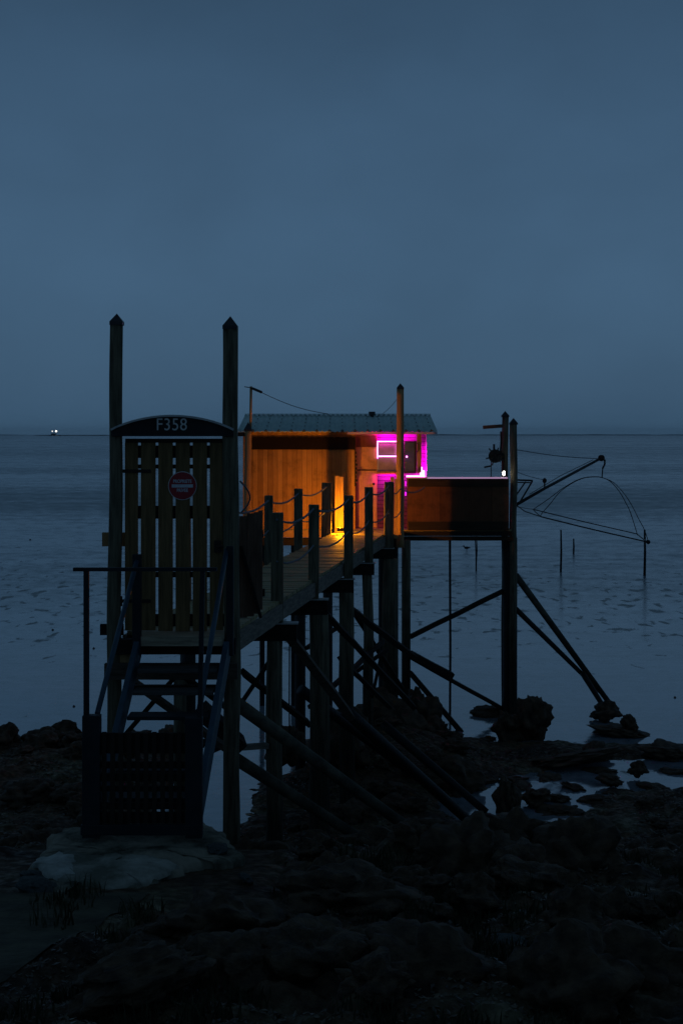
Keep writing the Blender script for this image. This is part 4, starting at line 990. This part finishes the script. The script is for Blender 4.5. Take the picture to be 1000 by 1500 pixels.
# pale stones near the slab
pm = [rock_mesh(20 + i, M['rockpale'], 3, .4) for i in range(2)]
for (px, py, Y, w, h, lb) in ((318, 1262, 12.0, 30, 10, 'pale flat stone on the right part of the slab'), (360, 1299, 11.3, 16, 12, 'small pale stone right of the slab'),
                              (52, 1318, 11.0, 60, 22, 'pale mossy stone at the left corner of the slab'), (48, 1296, 11.4, 40, 14, 'pale stone just above the left corner of the slab'),
                              (735, 1395, 9.6, 80, 14, 'faint pale stone in the right foreground')):
    p = P(px, py, Y); z = H(p.x, Y)
    rock(p.x, Y, z + .03 if py != 1262 else 2.6, (w / F * Y / 2, .14, h / F * Y / 2), pm[int(px) % 2], .3, lb)
for (px, py, lb) in ((138, 950, 'small dark stone on the mud beside the steel upright'), (78, 923, 'tiny dark stone on the mud at left'), (45, 791, 'tiny far dark stone on the mud at left'), (988, 1022, 'small dark stone on the mud near the right edge'), (109, 1035, 'tiny dark stone on the mud above the left boulders')):
    Y = EYE * F / (py - 636); p = P(px, py, Y); s = .022 * Y / 40 + .012
    rock(p.x, Y, .0, (s, s, s), RM[0], 0, lb, None, 'stone', 'stone')

# ------------------------------------------------------------------ grass and weed tufts (uncountable)
verts = []; faces = []; rg = random.Random(5)
def tuft(x, y, n, h, spread):
    z = H(x, y)
    for _ in range(n):
        a = rg.uniform(0, 2 * pi); r = rg.random() ** .5 * spread; bx = x + cos(a) * r; by = y + sin(a) * r
        hh = h * rg.uniform(.5, 1.1); b = rg.uniform(0, 2 * pi); ln = rg.uniform(.1, .6) * hh; w = rg.uniform(.003, .007)
        dx, dy = cos(b) * ln, sin(b) * ln; wx_, wy_ = -sin(b) * w + w * .4, cos(b) * w
        bz = z - .02; i = len(verts)
        verts.extend([(bx - wx_, by - wy_, bz), (bx + wx_, by + wy_, bz), (bx + dx * .4 + wx_ * .8, by + dy * .4 + wy_ * .8, bz + hh * .6), (bx + dx * .4 - wx_ * .8, by + dy * .4 - wy_ * .8, bz + hh * .6), (bx + dx, by + dy, bz + hh)])
        faces.extend([(i, i + 1, i + 2, i + 3), (i + 3, i + 2, i + 4)])
for _ in range(520):
    Y = rg.uniform(6.2, 12.5); x = rg.uniform(-Y * .26, Y * .26)
    if slabmask(x, Y) > .3 or pathmask(x, Y) > .6: continue
    if noise.noise(Vector((x * .8, Y * .8, 9))) < -.05: continue
    tuft(x, Y, 38, rg.uniform(.07, .17), .13)
for k in range(9):
    Y = rg.uniform(9.9, 10.9); tuft((rg.uniform(70, 135) - 500) / F * Y, Y, rg.randint(15, 45), rg.uniform(.1, .22), rg.uniform(.08, .2))
me = bpy.data.meshes.new('grass'); me.from_pydata(verts, [], faces); me.materials.append(M['grass'])
o = bpy.data.objects.new('grass', me); C.objects.link(o); tag(o, 'sparse dark salt grass over the foreground bank', 'grass', kind='stuff')

# weed and shell grit lying over the rocks (uncountable)
verts = []; faces = []; rg = random.Random(9)
for _ in range(42000):
    Y = 7 + 20 * rg.random() ** 1.1; x = rg.uniform(-Y * .26, Y * .26)
    if slabmask(x, Y) > .25 or pathmask(x, Y) > .5: continue
    z = H(x, Y)
    if z < .03 or noise.noise(Vector((x * 1.3, Y * 1.3, 2))) < -.15: continue
    s_ = rg.uniform(.010, .032) * (Y / 13) ** .5; a = rg.uniform(0, 6.3); i = len(verts)
    ca, sa = cos(a) * s_, sin(a) * s_; t1 = rg.uniform(.1, .9) * s_; t2 = rg.uniform(-.2, .7) * s_
    verts.extend([(x - ca, Y - sa, z + .004), (x - sa * .5, Y + ca * .5, z + t1), (x + ca, Y + sa, z + t2 + .01), (x + sa * .6, Y - ca * .6, z + .01)])
    faces.append((i, i + 1, i + 2, i + 3))
me = bpy.data.meshes.new('seaweed'); me.from_pydata(verts, [], faces)
me.materials.append(mat('bladder weed and shell', (.20, .15, .085), .4, (.035, .024, .014), 5, (1, 1, 1), 0, spec=.5, lo=.45, hi=.72))
o = bpy.data.objects.new('seaweed', me); C.objects.link(o); tag(o, 'dark seaweed and shell grit strewn over the shore rocks', 'seaweed', kind='stuff')

# sea air: far water and the horizon soften
hm = bpy.data.materials.new('sea air'); hm.use_nodes = True
t = hm.node_tree; t.nodes.clear(); pv = N(t, 'ShaderNodeVolumePrincipled'); pv.inputs['Density'].default_value = 3.5e-5; pv.inputs['Color'].default_value = (.88, .94, 1, 1)
ho = N(t, 'ShaderNodeOutputMaterial'); t.links.new(pv.outputs[0], ho.inputs['Volume'])
tag(MB().box((-16500, -60, -3), (16500, 15100, 60)).build('haze', hm), kind='stuff')
